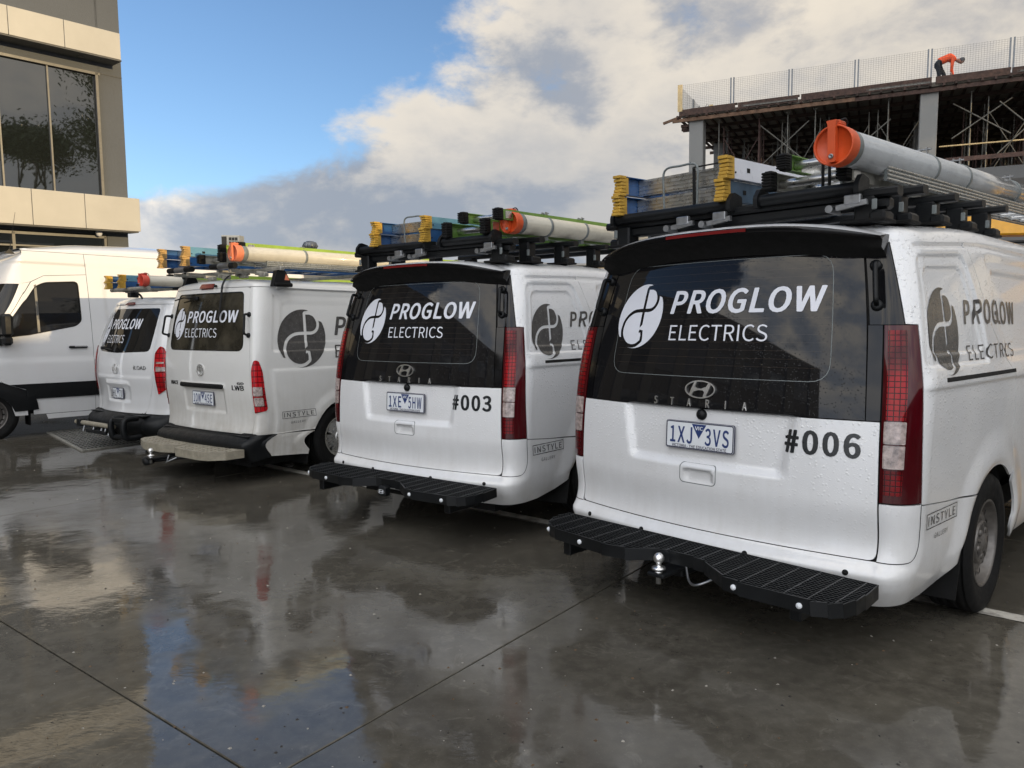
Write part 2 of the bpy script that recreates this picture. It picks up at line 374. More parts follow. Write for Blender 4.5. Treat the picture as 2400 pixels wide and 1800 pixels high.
    def build(s, name, mat=None, parent=None, label=None, kind=None, fix=True):
        me = bpy.data.meshes.new(name); me.from_pydata(s.v, [], s.f)
        ms = s.mats if s.mats else [mat]
        if s.mats and mat and mat not in s.mats: pass
        for m in ms: me.materials.append(MATS[m] if m else MATS[mat])
        if s.mats: me.polygons.foreach_set('material_index', s.m)
        me.polygons.foreach_set('use_smooth', s.sm)
        if fix:
            b = bmesh.new(); b.from_mesh(me); bmesh.ops.recalc_face_normals(b, faces=b.faces); b.to_mesh(me); b.free()
        me.update()
        return link(name, me, parent, label, kind)
def link(name, data, parent=None, label=None, kind=None):
    o = bpy.data.objects.new(name, data); COL.objects.link(o)
    if parent is not None: o.parent = parent
    if label: o['label'] = label
    if kind: o['kind'] = kind
    return o
def thing(name, label, cat, loc=(0, 0, 0), rotz=0, group=None, tilt=False, rot=None):
    o = link(name, None); o.empty_display_size = 0.2
    R = Matrix.Rotation(rotz, 3, 'Z') if rot is None else rot
    if tilt:
        R = TILT @ R; c_ = Vector((0, 0, CAMH)); loc = c_+TILT @ (Vector(loc)-c_)
    o.matrix_world = Matrix.Translation(loc) @ R.to_4x4()
    o['label'] = label; o['category'] = cat
    if group: o['group'] = group
    return o
def copy_tree(o, parent=None):
    c = o.copy(); COL.objects.link(c)
    if parent is not None: c.parent = parent
    for ch in list(o.children): copy_tree(ch, c)
    return c
def sheet(name, corners, mat, parent=None, kind=None, div=1):
    mb = MB(); mb.add(corners, [tuple(range(len(corners)))]); return mb.build(name, mat, parent, kind=kind, fix=False)
# ------------------------------------------------------------------ text
FONTS = {}
def font(path):
    if path not in FONTS:
        try:
            import os
            p = os.path.join(bpy.utils.resource_path('LOCAL'), 'datafiles', 'fonts', path); FONTS[path] = bpy.data.fonts.load(p)
        except Exception: FONTS[path] = None
    return FONTS[path]
def text2d(body, size=1.0, bold=0.0, shear=0.0, spacing=1.0, fnt='Noto Sans CJK Regular.woff2', sub=0, xs=1.0):
    """flat lettering as (verts, faces), baseline at 0, left at 0, capital height scaled to size"""
    if (fnt, 'cap') not in FONTS:
        FONTS[(fnt, 'cap')] = 1.0
        Vh, _f = text2d('H', 1.0, 0, 0, 1, fnt); FONTS[(fnt, 'cap')] = max(v[1] for v in Vh)-min(v[1] for v in Vh)
    cap = FONTS[(fnt, 'cap')]
    cu = bpy.data.curves.new('t', 'FONT'); cu.body = body; cu.offset = (bold if bold < .012 else .008)*cap; cu.shear = shear; cu.space_character = spacing
    f = font(fnt)
    if f: cu.font = f
    cu.resolution_u = 4; cu.size = 1.0
    o = bpy.data.objects.new('t', cu); COL.objects.link(o)
    dg = bpy.context.evaluated_depsgraph_get(); me = bpy.data.meshes.new_from_object(o.evaluated_get(dg))
    b = bmesh.new(); b.from_mesh(me); bmesh.ops.remove_doubles(b, verts=b.verts, dist=1e-5)
    for _ in range(sub):
        es = [e for e in b.edges if e.calc_length() > 0.12/ (1+_)]
        bmesh.ops.subdivide_edges(b, edges=es, cuts=1, use_grid_fill=False)
        bmesh.ops.triangulate(b, faces=b.faces)
    b.verts.ensure_lookup_table()
    V = [(v.co.x, v.co.y) for v in b.verts]; F = [[v.index for v in f.verts] for f in b.faces]
    if bold >= .012:      # bolder weight: union of shifted copies of the outline
        E = [(e.verts[0].index, e.verts[1].index) for e in b.edges if len(e.link_faces) == 1]
        r = (bold-.008)*cap; sh = [(0, 0), (r, 0), (-r, 0), (0, r*.6), (0, -r*.6), (r*.7, r*.42), (-r*.7, -r*.42), (r*.7, -r*.42), (-r*.7, r*.42)]
        ev = sorted({i for e in E for i in e}); mp = {v: i for i, v in enumerate(ev)}; P_ = np.array([V[i] for i in ev]); E_ = np.array([(mp[a], mp[c]) for a, c in E])
        pts = []; ed = []
        for dx, dy in sh: o_ = len(pts); pts += [Vector((float(x+dx), float(y+dy))) for x, y in P_]; ed += [(int(a)+o_, int(c)+o_) for a, c in E_]
        res = geometry.delaunay_2d_cdt(pts, ed, [], 0, 1e-6); VV = np.array([tuple(v) for v in res[0]]); FF = np.array([tuple(f) for f in res[2]]); c = VV[FF].mean(1); keep = np.zeros(len(FF), bool)
        A_, B_ = P_[E_[:, 0]], P_[E_[:, 1]]
        for dx, dy in sh:
            X = c[:, 0]-dx; Y = c[:, 1]-dy; cr = ((A_[None, :, 1] > Y[:, None]) != (B_[None, :, 1] > Y[:, None])); den_ = np.where(A_[:, 1] == B_[:, 1], 1, B_[:, 1]-A_[:, 1])
            keep |= ((cr & (X[:, None] < (B_[:, 0]-A_[:, 0])[None]*(Y[:, None]-A_[None, :, 1])/den_[None]+A_[None, :, 0])).sum(1) % 2) == 1
        FF = FF[keep]; a = VV[FF]; ar = (a[:, 1, 0]-a[:, 0, 0])*(a[:, 2, 1]-a[:, 0, 1])-(a[:, 1, 1]-a[:, 0, 1])*(a[:, 2, 0]-a[:, 0, 0]); FF[ar < 0] = FF[ar < 0][:, ::-1]
        V = [tuple(v) for v in VV.tolist()]; F = FF.tolist()
    b.free()
    COL.objects.unlink(o); bpy.data.objects.remove(o); bpy.data.curves.remove(cu); bpy.data.meshes.remove(me)
    k = size/cap; x0 = min(v[0] for v in V)
    return [((x-x0)*k*xs, y*k) for x, y in V], F
def fit(V, x0, x1):
    a = min(v[0] for v in V); b = max(v[0] for v in V); return [(x0+(x-a)*(x1-x0)/(b-a), y) for x, y in V]
# ------------------------------------------------------------------ vehicle body surfaces
def interp(tab):
    z = np.array([t[0] for t in tab], float); v = np.array([t[1] for t in tab], float)
    m = np.gradient(v, z)
    def f(q):
        q = np.clip(np.asarray(q, float), z[0], z[-1]); i = np.clip(np.searchsorted(z, q)-1, 0, len(z)-2)
        h = z[i+1]-z[i]; t = (q-z[i])/h
        return (2*t**3-3*t**2+1)*v[i]+(t**3-2*t**2+t)*h*m[i]+(-2*t**3+3*t**2)*v[i+1]+(t**3-t**2)*h*m[i+1]
    return f
def lin(tab):
    z = [t[0] for t in tab]; v = [t[1] for t in tab]
    return lambda q: np.interp(q, z, v)
def sst(x, a, b):
    t = np.clip((x-a)/(b-a), 0, 1); return t*t*(3-2*t)
class Body:
    """closed plan outline at every height; chart (a, z): a runs from the rear centre round the corner and along the side"""
    def __init__(s, A1, LC, YS, L4, hwr, hw, yr, bow, cy, taper, yt, yf, ztop, rise, nroof=2.6, fexp=2.6, shrink=0.05):
        s.A1, s.LC, s.YS, s.L4 = A1, LC, YS, L4
        s.hwr, s.hw, s.yr, s.bow, s.cy, s.taper, s.yt, s.yf = hwr, hw, yr, bow, cy, taper, yt, yf
        s.ztop, s.rise, s.nroof, s.fexp, s.shrink = ztop, rise, nroof, fexp, shrink
        s.A2 = A1+LC; s.disp = []; s.lift = None
        s.ycr = float(yr(1.0)+bow(1.0)+cy(1.0)); s.U3 = s.A2+YS-s.ycr; s.U4 = s.U3+L4
        s.len = float(yf(0.9))
    def a_of_y(s, y): return s.A2+(y-s.ycr)       # chart position on the side for a lengthwise position (near enough)
    def base(s, a, z):
        a = np.asarray(a, float); z = np.asarray(z, float); sg = np.where(a < 0, -1.0, 1.0); u = np.abs(a)
        hwr = s.hwr(z); hw = s.hw(z); yA = s.yr(z)+s.bow(z); cy = s.cy(z); yc = yA+cy
        def sidex(y): return hw-s.taper(z)*np.clip((s.yt-y)/s.yt, 0, 1)**2
        x1 = u*hwr/s.A1; y1 = s.yr(z)+s.bow(z)*(u/s.A1)**2
        th = np.clip((u-s.A1)/s.LC, 0, 1)*PI/2; xs = sidex(yc)
        x2 = hwr+(xs-hwr)*np.sin(th)**0.9; y2 = yA+cy*(1-np.cos(th))**0.95
        y3 = yc+(u-s.A2)*(s.YS-yc)/(s.YS-s.ycr); x3 = sidex(y3)
        ph = np.clip((u-s.U3)/s.L4, 0, 1)*PI/2; e = 2/s.fexp
        x4 = hw*np.clip(np.cos(ph), 1e-6, 1)**e; y4 = s.YS+(s.yf(z)-s.YS)*np.sin(ph)**e
        x = np.where(u < s.A1, x1, np.where(u < s.A2, x2, np.where(u < s.U3, x3, x4)))
        y = np.where(u < s.A1, y1, np.where(u < s.A2, y2, np.where(u < s.U3, y3, y4)))
        zz = z+0*x
        if s.lift is not None: zz = zz+s.lift(y, z)
        return np.stack([x*sg, y, zz], -1)
    def nrm(s, F, a, z, h=0.004):
        da = F(a+h, z)-F(a-h, z); dz = F(a, z+h)-F(a, z-h); n = np.cross(da, dz)
        return n/np.maximum(np.linalg.norm(n, axis=-1, keepdims=True), 1e-9)
    def bn(s, a, z):
        return s.nrm(s.base, a, z, 0.01)
    def P(s, a, z, off=0.0):
        a = np.asarray(a, float); z = np.asarray(z, float)
        d = np.zeros(np.broadcast(a, z).shape)+off
        for f in s.disp: d = d+f(a, z)
        return s.base(a, z)+s.bn(a, z)*d[..., None]
    def n(s, a, z): return s.nrm(s.P, a, z, 0.003)
    def frame(s, a, z, off=0.0):
        p = s.P(np.array([a]), np.array([z]), off)[0]; n = s.n(np.array([a]), np.array([z]))[0]
        return Vector(p), Vector(n)
def resample(loop, res):
    out = []
    for i, p in enumerate(loop):
        q = loop[(i+1) % len(loop)]; d = math.dist(p, q); k = max(1, int(math.ceil(d/res)))
        for j in range(k): out.append((p[0]+(q[0]-p[0])*j/k, p[1]+(q[1]-p[1])*j/k))
    return out
def inside(loops, x, y):
    r = np.zeros(len(x), bool)
    for lp in loops:
        P = np.array(lp); Q = np.roll(P, -1, 0)
        for (x0, y0), (x1, y1) in zip(P, Q):
            if y0 == y1: continue
            c = ((y0 > y) != (y1 > y)); r ^= c & (x < (x1-x0)*(y-y0)/(y1-y0)+x0)
    return r
def rrect(x0, z0, x1, z1, r, n=5):
    if not isinstance(r, (list, tuple)): r = [r]*4     # bl, br, tr, tl
    out = []
    for (cx, cz, a0, rr) in ((x0+r[0], z0+r[0], PI, r[0]), (x1-r[1], z0+r[1], 1.5*PI, r[1]), (x1-r[2], z1-r[2], 0, r[2]), (x0+r[3], z1-r[3], .5*PI, r[3])):
        if rr < 1e-4: out.append((cx, cz)); continue
        for k in range(n+1): t = a0+.5*PI*k/n; out.append((cx+rr*math.cos(t), cz+rr*math.sin(t)))
    return out
def roundpoly(pts, r, n=5):
    out = []; K = len(pts); rs = r if isinstance(r, (list, tuple)) else [r]*K
    for i, p in enumerate(pts):
        p = Vector(p); a = Vector(pts[i-1])-p; b = Vector(pts[(i+1) % K])-p; rr = min(rs[i], a.length*.45, b.length*.45)
        if rr < 1e-4: out.append(tuple(p)); continue
        a.normalize(); b.normalize()
        for k in range(n+1):
            t = k/n; q = p+a*rr*(1-t)**2+b*rr*t**2; out.append(tuple(q))
    return out
def circ(cx, cz, r, n=40, a0=0, a1=2*PI):
    return [(cx+r*math.cos(a0+(a1-a0)*k/n), cz+r*math.sin(a0+(a1-a0)*k/n)) for k in range(n+(abs(a1-a0) < 6.2))]
def cdt_fill(loops, res):
    pts = []; edges = []
    for lp in loops:
        o = len(pts); pts += lp; edges += [(o+i, o+(i+1) % len(lp)) for i in range(len(lp))]
    nb = len(pts); P = np.array(loops[0]); x0, z0 = P.min(0); x1, z1 = P.max(0)
    gx = np.arange(x0+res/2, x1, res); gz = np.arange(z0+res/2, z1, res)
    if len(gx) and len(gz):
        X, Z = np.meshgrid(gx, gz); X = X.ravel(); Z = Z.ravel(); k = inside(loops, X, Z)
        X = X[k]; Z = Z[k]
        if len(X):
            B = np.array(pts[:nb]); keep = np.ones(len(X), bool)
            for i in range(0, len(X), 4000):
                d = ((X[i:i+4000, None]-B[None, :, 0])**2+(Z[i:i+4000, None]-B[None, :, 1])**2).min(1); keep[i:i+4000] = d > (res*.45)**2
            pts = pts+list(zip(X[keep].tolist(), Z[keep].tolist()))
    r = geometry.delaunay_2d_cdt([Vector(p) for p in pts], edges, [], 0, 1e-7)
    V = np.array([tuple(v) for v in r[0]]); F = np.array([tuple(f) for f in r[2]])
    c = V[F].mean(1); F = F[inside(loops, c[:, 0], c[:, 1])]
    # orientation
    a = V[F]; ar = (a[:, 1, 0]-a[:, 0, 0])*(a[:, 2, 1]-a[:, 0, 1])-(a[:, 1, 1]-a[:, 0, 1])*(a[:, 2, 0]-a[:, 0, 0])
    F[ar < 0] = F[ar < 0][:, ::-1]
    return V, F
def patch(body, name, loops, mat, parent, res=0.025, off=0.0, skirt=0.012, label=None, uvs=False, bres=None, mirror=False, kind=None):
    if isinstance(loops[0], tuple): loops = [loops]
    if mirror: loops = [[(-p[0], p[1]) for p in lp][::-1] for lp in loops]
    loops = [resample(lp, bres or res) for lp in loops]
    V, F = cdt_fill(loops, res)
    a, z = V[:, 0], V[:, 1]; P = body.P(a, z, off); Nn = body.n(a, z)
    verts = P.tolist(); normals = Nn.tolist(); faces = F.tolist()
    if skirt:
        cnt = {}
        for f in faces:
            for i in range(3):
                e = (f[i], f[(i+1) % 3]); k = (min(e), max(e)); cnt.setdefault(k, []).append(e)
        bd = [v[0] for v in cnt.values() if len(v) == 1]
        m = {}
        def dup(i, lo):
            if (i, lo) not in m:
                m[(i, lo)] = len(verts); verts.append((P[i]-Nn[i]*(skirt if lo else 0)).tolist()); normals.append([0, 0, 0])
            return m[(i, lo)]
        for (i, j) in bd:
            q = (dup(i, 0), dup(i, 1), dup(j, 1), dup(j, 0)); faces.append(q)
            t = P[j]-P[i]; sn = np.cross(t, Nn[i]); sn = sn/max(np.linalg.norm(sn), 1e-9)
            for w in q: normals[w] = [normals[w][c]+sn[c] for c in range(3)]
    me = bpy.data.meshes.new(name); me.from_pydata(verts, [], faces); me.materials.append(MATS[mat])
    me.polygons.foreach_set('use_smooth', [True]*len(faces)); me.update()
    if uvs:
        uv = me.uv_layers.new(name='UVMap'); lv = [l.vertex_index for l in me.loops]; nv = len(V)
        uv.data.foreach_set('uv', [c for i in lv for c in ((float(V[i, 0]), float(V[i, 1])) if i < nv else (0.0, 0.0))])
    nn = []
    for q in normals:
        l = math.sqrt(q[0]**2+q[1]**2+q[2]**2) or 1; nn.append((q[0]/l, q[1]/l, q[2]/l))
    me.normals_split_custom_set_from_vertices(nn)
    return link(name, me, parent, label, kind)
def refine(V, F, mx):
    V = np.array(V, float)
    b = bmesh.new(); vs = [b.verts.new((float(v[0]), float(v[1]), 0)) for v in V]
    for f in F:
        try: b.faces.new([vs[i] for i in f])
        except ValueError: pass
    for _ in range(7):
        es = [e for e in b.edges if e.calc_length() > mx]
        if not es: break
        bmesh.ops.subdivide_edges(b, edges=es, cuts=1); bmesh.ops.triangulate(b, faces=[f for f in b.faces if len(f.verts) > 3])
    b.verts.index_update(); V = np.array([v.co[:2] for v in b.verts]); F = [[v.index for v in f.verts] for f in b.faces]; b.free()
    return V, F
def decal(body, name, V, F, mat, parent, off=0.0025, label=None, mirror_back=False, thick=0.0, mx=.035):
    """flat lettering laid on the body: V in chart coordinates"""
    V, F = refine(V, F, mx); P = body.P(V[:, 0], V[:, 1], off); n = body.n(V[:, 0], V[:, 1])
    me = bpy.data.meshes.new(name); verts = P.tolist(); faces = [list(f) for f in F]
    if thick:
        k = len(verts); verts += (P-n*thick).tolist(); cnt = {}
        for f in faces:
            for i in range(len(f)): e = (f[i], f[(i+1) % len(f)]); cnt.setdefault((min(e), max(e)), []).append(e)
        for v in cnt.values():
            if len(v) == 1: faces.append([v[0][1], v[0][0], v[0][0]+k, v[0][1]+k])
    me.from_pydata(verts, [], faces); me.materials.append(MATS[mat]); me.update()
    return link(name, me, parent, label)
def stroke_poly_dist(pts, X, Y):
    d = np.full(len(X), 9.0)
    for (x0, y0), (x1, y1) in zip(pts[:-1], pts[1:]):
        dx, dy = x1-x0, y1-y0
        if dx*dx+dy*dy < 1e-12: continue
        t = np.clip(((X-x0)*dx+(Y-y0)*dy)/(dx*dx+dy*dy), 0, 1)
        d = np.minimum(d, np.hypot(X-x0-t*dx, Y-y0-t*dy))
    return d
def catmull(pts, n=6):
    P = [pts[0]]+list(pts)+[pts[-1]]; out = []
    for i in range(1, len(P)-2):
        p0, p1, p2, p3 = [np.array(q) for q in P[i-1:i+3]]
        for k in range(n):
            t = k/n; out.append(tuple(0.5*((2*p1)+(-p0+p2)*t+(2*p0-5*p1+4*p2-p3)*t*t+(-p0+3*p1-3*p2+p3)*t**3)))
    out.append(tuple(pts[-1])); return out
# emblem of the firm: a disc cut by a P running over into a G
_bar = [(.10, 1.1), (.10, .86), (.17, -.26)]
_bar = [(.075, .88), (.165, -.27)]
_pp = [(.075, .88), (.30, .88)]+catmull([(.30, .88), (.50, .80), (.64, .60), (.66, .42), (.58, .27), (.42, .19), (.15, .18), (-.15, .17), (-.32, .14), (-.50, .05), (-.64, -.10), (-.70, -.28), (-.70, -.46), (-.64, -.62), (-.52, -.76), (-.34, -.88), (-.10, -.93), (.10, -.90), (.26, -.80), (.31, -.75)], 5)+[(.31, -.75), (.25, -.47), (.14, -.47)]
def offset_outline(pts, w):
    P = [Vector(p) for p in pts]; l = []; r = []
    for i, p in enumerate(P):
        a = P[max(i-1, 0)]; b = P[min(i+1, len(P)-1)]; d = (b-a)
        if d.length < 1e-6: continue
        d.normalize(); n = Vector((-d.y, d.x)); k = 1.0
        if 0 < i < len(P)-1:
            d1 = (p-a).normalized(); k = 1/max(.6, abs(n.dot(Vector((-d1.y, d1.x)))))
        l.append(tuple(p+n*w*k)); r.append(tuple(p-n*w*k))
    return l+r[::-1]
def emblem_mesh():
    w = 0.056; disc = circ(0, 0, 1, 72)
    pts = list(disc); edges = [(i, (i+1) % 72) for i in range(72)]
    for st in (_bar, _pp):
        o = len(pts); ol = offset_outline(st, w); pts += ol; edges += [(o+i, o+(i+1) % len(ol)) for i in range(len(ol))]
    g = np.arange(-.96, 1, .12)
    for x in g:
        for y in g:
            if x*x+y*y < .93: pts.append((float(x), float(y)))
    r = geometry.delaunay_2d_cdt([Vector(p) for p in pts], edges, [], 0, 1e-6)
    V = np.array([tuple(v) for v in r[0]]); F = np.array([tuple(f) for f in r[2]]); c = V[F].mean(1); X, Y = c[:, 0], c[:, 1]
    rad = np.hypot(X, Y); d = np.minimum(stroke_poly_dist(_bar, X, Y), stroke_poly_dist(_pp, X, Y))
    ang = np.degrees(np.arctan2(Y, X))
    cut = (rad > .93) & (((ang > 38) & (ang < 78)) | ((ang < -105) & (ang > -138)))
    k = (rad < 1.0) & (d > w*.97) & ~cut
    F = F[k]; a = V[F]; ar = (a[:, 1, 0]-a[:, 0, 0])*(a[:, 2, 1]-a[:, 0, 1])-(a[:, 1, 1]-a[:, 0, 1])*(a[:, 2, 0]-a[:, 0, 0]); F[ar < 0] = F[ar < 0][:, ::-1]
    return V, F.tolist()
EMB = emblem_mesh()
def roof_mesh(body, name, mat, parent, na=90, ns=12, liner=None, holes=None):
    u = np.concatenate([np.linspace(0, body.A1, 10)[:-1], np.linspace(body.A1, body.A2, 8)[:-1], np.linspace(body.A2, body.U3, 40)[:-1], np.linspace(body.U3, body.U4, 16)])
    a = np.concatenate([-u[::-1][:-1], u]); K = len(a); ring = body.P(a, np.full(K, body.ztop)); ymid = (ring[:, 1].min()+ring[:, 1].max())/2
    sv = 1-np.linspace(0, 1, ns)**1.9
    V = []
    for s_ in sv:
        x = ring[:, 0]*s_; y = ymid+(ring[:, 1]-ymid)*(1-body.shrink*(1-s_)**0.8); h = body.rise(y); z0 = ring[:, 2]
        z = z0+h*np.clip(1-s_**body.nroof, 0, 1)**(1/body.nroof) if s_ < 1 else z0
        V += np.stack([x, y, z], -1).tolist()
    F = []
    for j in range(ns-1):
        for k in range(K-1): F.append((j*K+k, j*K+k+1, (j+1)*K+k+1, (j+1)*K+k))
    mb = MB(); mb.add(V, F, None, True); o = mb.build(name, mat, parent, fix=False)
    return o
def roof_z(body, x, y):
    ring = float(body.base(np.array([body.a_of_y(y)]), np.array([body.ztop]))[0][0]); s_ = min(abs(x)/ring, 1)
    return body.ztop+(float(body.lift(y, body.ztop)) if body.lift is not None else 0)+float(body.rise(y))*(1-s_**body.nroof)**(1/body.nroof)
# ------------------------------------------------------------------ shared van parts
def wheel(parent, x, y, r, w, style, side):
    e = link('wheel', None, parent); e.location = (x, y, r); e.empty_display_size = .1
    s = side; mb = MB(); ax = (s, 0, 0); rr = r*0.62
    prof = [(rr, -w*.30), (rr+.02, -w*.42), (r*.80, -w*.5), (r*.93, -w*.49), (r*.985, -w*.40)]
    for i in range(5):
        t = -w*.40+w*.8*i/4; t2 = t+w*.05
        prof += [(r, t), (r, t+w*.13)] if i == 4 else [(r, t), (r, t+w*.15), (r-.010, t+w*.155), (r-.010, t+w*.19)]
    prof = [p for p in prof if p[1] < w*.41]+[(r*.985, w*.42), (r*.955, w*.485), (r*.90, w*.50), (r*.895, w*.506), (r*.80, w*.515), (r*.79, w*.507), (rr+.03, w*.49), (rr+.004, w*.44), (rr-.004, w*.40), (rr-.012, w*.2)]
    mb.lathe(prof, (0, 0, 0), ax, 56); mb.build('tyre', 'rubber', e)
    if style == 'steel':
        m = MB(); o = w*.40
        m.lathe([(rr+.002, o+.010), (rr-.008, o+.012), (rr-.012, o-.002), (rr-.02, o-.03), (rr-.035, o-.055), (rr*.80, o-.05), (rr*.74, o-.03), (rr*.60, o-.022), (rr*.47, o-.032), (rr*.44, o-.045), (rr*.40, o-.04), (.001, o-.04)], (0, 0, 0), ax, 56)
        rim = m.build('rim', 'rim_steel', e)
        m = MB()
        for k in range(16):
            t = 2*PI*k/16; c = Vector((s*(o-.0365), math.cos(t)*rr*.82, math.sin(t)*rr*.82)); rad = Vector((0, math.cos(t), math.sin(t))); tg = Vector((0, -math.sin(t), math.cos(t)))
            vs = [c+Vector((s*.008, 0, 0))+rad*(.017*math.cos(q))+tg*(.010*math.sin(q)) for q in [2*PI*i/10 for i in range(10)]]
            m.add(vs, [list(range(10))])
        m.build('rim_slot', 'liner_black', e, fix=False).name = 'rim_slot'
        m = MB(); m.lathe([(rr*.50, o-.03), (rr*.50, o-.006), (rr*.46, o-.002), (rr*.42, o-.014), (rr*.30, o-.018), (rr*.20, o+.004), (.001, o+.010)], (0, 0, 0), ax, 40)
        for k in range(5):
            t = 2*PI*k/5+.3; m.bar((s*(o-.002), math.cos(t)*rr*.15, math.sin(t)*rr*.15), (s*(o-.008), math.cos(t)*rr*.44, math.sin(t)*rr*.44), .012, .012)
            t += PI/5; m.lathe([(.018, o-.02), (.018, o-.004), (.012, o+.002), (.001, o+.002)], (0, math.cos(t)*rr*.31, math.sin(t)*rr*.31), ax, 10)
        m.build('hub_cap', 'rim_steel', e)
    else:
        m = MB(); o = w*.40
        m.lathe([(rr+.002, o+.010), (rr-.010, o+.014), (rr-.016, o), (rr-.03, o-.09), (rr-.04, o-.12), (.001, o-.12)], (0, 0, 0), ax, 48, 'dirty_alu' if style == 'alloy' else 'grey_clamp')
        m.build('rim', None, e)
        m = MB(); ns = 6
        for k in range(ns):
            t = 2*PI*k/ns+.26; d = Vector((0, math.cos(t), math.sin(t))); q = Vector((0, -math.sin(t), math.cos(t)))
            for j in (-1, 1) if style == 'five' else (0,):
                wi = .045; wo = .078
                p = [d*.05-q*wi, d*.05+q*wi, d*(rr-.012)+q*wo, d*(rr-.012)-q*wo]
                fr = [v+Vector((s*(o-.008+.010*(i < 2)), 0, 0)) for i, v in enumerate(p)]; bk = [v+Vector((s*(o-.05), 0, 0)) for v in p]
                m.add(fr+bk, [(0, 1, 2, 3), (7, 6, 5, 4), (0, 4, 5, 1), (1, 5, 6, 2), (2, 6, 7, 3), (3, 7, 4, 0)])
        m.lathe([(.07, o-.05), (.07, o), (.055, o+.012), (.001, o+.015)], (0, 0, 0), ax, 24)
        m.build('spoke_disc', 'rim_alloy', e)
    return e
def number_plate(parent, c, R, chars, W_=0.372, H_=0.134, pale=True, old=False):
    """c centre on the tailgate, R columns: right, outward(normal), up"""
    def fr(u, v, w): return Vector(c)+R[0]*u+R[2]*v+R[1]*w
    m = MB(); m.prism(rrect(-W_/2-.002, -H_/2-.002, W_/2+.002, H_/2+.002, .011), fr, 0.0, .008); base = m.build('number_plate', 'plate_navy', parent)
    m = MB(); m.prism(rrect(-W_/2, -H_/2, W_/2, H_/2, .010), fr, .008, .0095); m.build('plate_face', 'plate_white', base)
    m = MB(); o = rrect(-W_/2+.001, -H_/2+.001, W_/2-.001, H_/2-.001, .010); i = rrect(-W_/2+.006, -H_/2+.006, W_/2-.006, H_/2-.006, .007)
    K = len(o); m.add([fr(p[0], p[1], .0102) for p in o+i], [(k, (k+1) % K, K+(k+1) % K, K+k) for k in range(K)]); m.build('plate_border', 'plate_navy', base, fix=False)
    m = MB(); m.add([fr(x, y, .0103) for x, y in ((-.040, .058), (.040, .058), (.0, -.012))], [(0, 2, 1)]); m.build('plate_triangle', 'plate_blue', base, fix=False)
    m = MB()
    V, F = text2d('VIC', .017, .04); V = fit(V, -.022, .022); m.add([fr(x, y+.030, .0106) for x, y in V], F, None); m.build('plate_vic', 'plate_white', base, fix=False)
    m = MB(); colr = 'plate_blue' if not old else 'plate_navy'
    def put(t, x0, x1, y, hgt, bold):
        V, F = text2d(t, hgt, bold, spacing=1.10); V = fit(V, x0, x1); m.add([fr(a, b+y, .0106) for a, b in V], F)
    put(chars[:3], -.162, -.036, -.038, .078, .03); m.build('plate_characters', colr, base, fix=False); m = MB(); put(chars[3:], .034, .162, -.038, .078, .03)
    m.build('plate_characters', colr, base, fix=False)
    m = MB(); V, F = text2d('VICTORIA - THE EDUCATION STATE', .0135, .03); V = fit(V, -.150, .150); m.add([fr(a, b-.060, .0106) for a, b in V], F); m.build('plate_motto', 'plate_navy', base, fix=False)
    return base
def lettering_rear(body, parent, logo, pro, ele, zs, off=.003, xsq=1.0, shear=.16):
    # logo: (a, z, rx, rz)
    V, F = EMB; a, z, rx, rz = logo
    decal(body, 'logo_emblem', [(a+p[0]*rx+shear*p[1]*rz*.55, z+p[1]*rz) for p in V], F, 'decal_white', parent, off)
    V, F = text2d('PROGLOW', pro[3], .046, shear*1.05, 1.04); V = fit(V, pro[0], pro[1]); decal(body, 'logo_name', [(x, y+pro[2]) for x, y in V], F, 'decal_white', parent, off)
    V, F = text2d('ELECTRICS', ele[3], -.004, 0.0); V = fit(V, ele[0], ele[1]); decal(body, 'logo_subtitle', [(x, y+ele[2]) for x, y in V], F, 'decal_white', parent, off)
